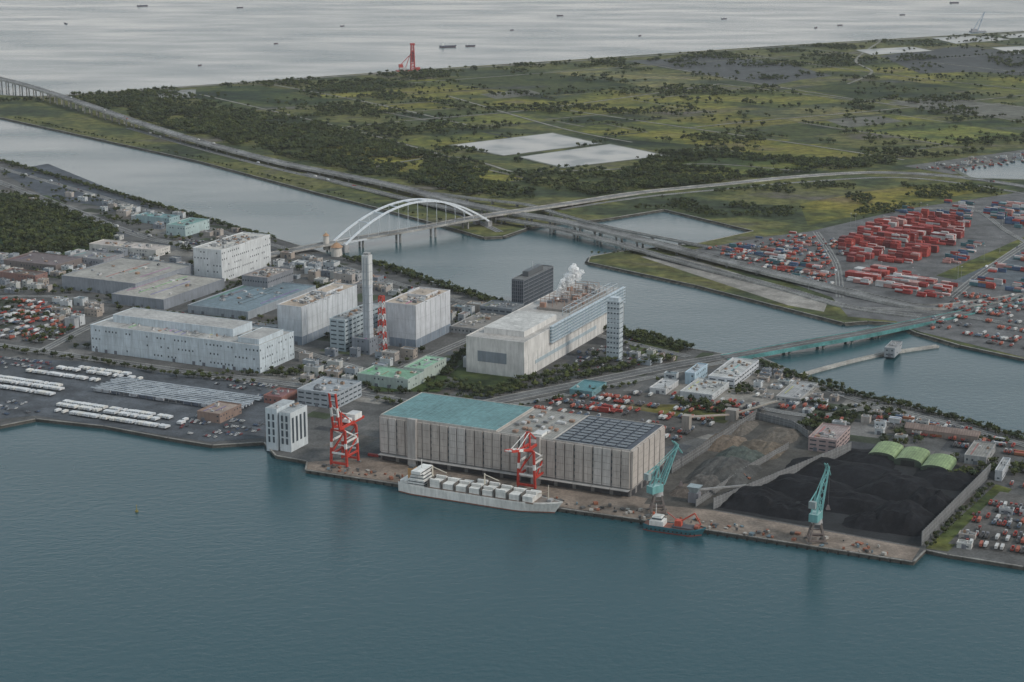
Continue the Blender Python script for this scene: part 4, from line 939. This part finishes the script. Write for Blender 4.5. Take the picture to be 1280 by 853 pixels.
# steam plume: lumpy bodies of white vapour, partly see-through
m=bpy.data.materials.new('steam'); m.use_nodes=True; nt=m.node_tree; nt.nodes.clear(); L=nt.links; out=nt.nodes.new('ShaderNodeOutputMaterial')
df=nt.nodes.new('ShaderNodeBsdfDiffuse'); df.inputs['Color'].default_value=(.95,.95,.95,1); tl=nt.nodes.new('ShaderNodeBsdfTranslucent'); tl.inputs['Color'].default_value=(.95,.95,.95,1); mx=nt.nodes.new('ShaderNodeMixShader'); mx.inputs[0].default_value=.45; L.new(df.outputs[0],mx.inputs[1]); L.new(tl.outputs[0],mx.inputs[2])
tr=nt.nodes.new('ShaderNodeBsdfTransparent'); mx2=nt.nodes.new('ShaderNodeMixShader'); tc=nt.nodes.new('ShaderNodeTexCoord'); no=nt.nodes.new('ShaderNodeTexNoise'); no.inputs['Scale'].default_value=.22; no.inputs['Detail'].default_value=5
mr=nt.nodes.new('ShaderNodeMapRange'); mr.inputs['From Min'].default_value=.38; mr.inputs['From Max'].default_value=.6; mr.inputs['To Min'].default_value=.12; mr.inputs['To Max'].default_value=.8
L.new(tc.outputs['Object'],no.inputs['Vector']); L.new(no.outputs['Fac'],mr.inputs['Value']); L.new(mr.outputs['Result'],mx2.inputs[0]); L.new(tr.outputs[0],mx2.inputs[1]); L.new(mx.outputs[0],mx2.inputs[2]); L.new(mx2.outputs[0],out.inputs['Surface'])
random.seed(31); bm=bmesh.new()
for k in range(60):
    t=random.random()**.8; cx=26*t**1.2; cz=38*t**.85; sp_=1+7*t
    r=random.uniform(1.4,2.2)+3.6*t*random.uniform(.5,1.1)*(1.25-.5*t)
    bmesh.ops.create_icosphere(bm,subdivisions=3,radius=r,matrix=Matrix.Translation((cx+random.uniform(-1,1)*sp_,random.uniform(-1,1)*sp_*.8,cz+random.uniform(-1,1)*sp_*.6)))
for v_ in bm.verts:
    n_=noise.noise_vector(v_.co*.35)*1.6+noise.noise_vector(v_.co*.9)*.6; v_.co+=n_
for f_ in bm.faces: f_.smooth=True
me=bpy.data.meshes.new('steam_plume'); bm.to_mesh(me); bm.free(); me.materials.append(m)
o=bpy.data.objects.new('steam_plume',me); o.location=(steamP.x,steamP.y,LZ+hplant+8); bpy.context.scene.collection.objects.link(o)
# thin sea haze: a real homogeneous layer of air over the bay
m=bpy.data.materials.new('hazy_air'); m.use_nodes=True; nt=m.node_tree; nt.nodes.clear(); out=nt.nodes.new('ShaderNodeOutputMaterial'); pv=nt.nodes.new('ShaderNodeVolumeScatter'); pv.inputs['Color'].default_value=(.97,.985,1,1); pv.inputs['Density'].default_value=1.6e-5; pv.inputs['Anisotropy'].default_value=.2
nt.links.new(pv.outputs['Volume'],out.inputs['Volume']); M['haze']=m
mb=MB(); mb.box(0,17000,-20,50000,44000,1320,(1,1,1),'haze'); mb.obj('haze_air')
# ------------------------------------------------------------ light, sky, camera
sc=bpy.context.scene
w=bpy.data.worlds.new('World'); sc.world=w; w.use_nodes=True; nt=w.node_tree; bg=nt.nodes['Background']; sky=nt.nodes.new('ShaderNodeTexSky'); sky.sky_type='NISHITA'; sky.sun_disc=False
EL=math.radians(42); AZ=math.radians(115)
sky.sun_elevation=EL; sky.sun_rotation=AZ; sky.dust_density=3.0; sky.air_density=1.0; sky.ozone_density=1.0
tc=nt.nodes.new('ShaderNodeTexCoord'); sp=nt.nodes.new('ShaderNodeSeparateXYZ'); nt.links.new(tc.outputs['Generated'],sp.inputs[0])
cr=nt.nodes.new('ShaderNodeValToRGB'); e=cr.color_ramp.elements; e[0].position=0; e[0].color=(1.0,.93,.86,1); e[1].position=1; e[1].color=(.38,.44,.48,1)
for p,c in ((.13,(.92,.87,.83,1)),(.26,(.54,.57,.59,1)),(.42,(.27,.37,.43,1)),(.7,(.29,.38,.43,1))):
    x=e.new(p); x.color=c
nt.links.new(sp.outputs['Z'],cr.inputs['Fac'])
no=nt.nodes.new('ShaderNodeTexNoise'); no.inputs['Scale'].default_value=3.0; no.inputs['Detail'].default_value=5; mp=nt.nodes.new('ShaderNodeMapping'); mp.inputs['Scale'].default_value=(1,1,3); nt.links.new(tc.outputs['Generated'],mp.inputs['Vector']); nt.links.new(mp.outputs['Vector'],no.inputs['Vector'])
mr=nt.nodes.new('ShaderNodeMapRange'); mr.inputs['From Min'].default_value=.35; mr.inputs['From Max'].default_value=.65; mr.inputs['To Min'].default_value=10.5; mr.inputs['To Max'].default_value=13.5; nt.links.new(no.outputs['Fac'],mr.inputs['Value'])
v1=nt.nodes.new('ShaderNodeVectorMath'); v1.operation='MULTIPLY'; nt.links.new(cr.outputs['Color'],v1.inputs[0]); nt.links.new(mr.outputs['Result'],v1.inputs[1])
v2=nt.nodes.new('ShaderNodeVectorMath'); v2.operation='SCALE'; v2.inputs['Scale'].default_value=.3; nt.links.new(sky.outputs['Color'],v2.inputs[0])
v3=nt.nodes.new('ShaderNodeVectorMath'); v3.operation='ADD'; nt.links.new(v1.outputs['Vector'],v3.inputs[0]); nt.links.new(v2.outputs['Vector'],v3.inputs[1])
nt.links.new(v3.outputs['Vector'],bg.inputs['Color']); bg.inputs['Strength'].default_value=.1
sl=bpy.data.lights.new('sun','SUN'); sl.energy=2.0; sl.angle=math.radians(8); sl.color=(1,.94,.86); so=bpy.data.objects.new('sun',sl); sc.collection.objects.link(so)
S=Vector((math.sin(AZ)*math.cos(EL),math.cos(AZ)*math.cos(EL),math.sin(EL))); so.rotation_euler=S.to_track_quat('Z','Y').to_euler()
cam=bpy.data.cameras.new('camera'); cam.sensor_width=36; cam.lens=F/1280*36; cam.clip_start=5; cam.clip_end=200000
co=bpy.data.objects.new('camera',cam); co.location=(0,0,H); co.rotation_euler=(math.pi/2-TH,0,0); sc.collection.objects.link(co); sc.camera=co
sc.view_settings.view_transform='Standard'; sc.view_settings.look='None'; sc.view_settings.exposure=0
print('OBJ',len(bpy.data.objects))
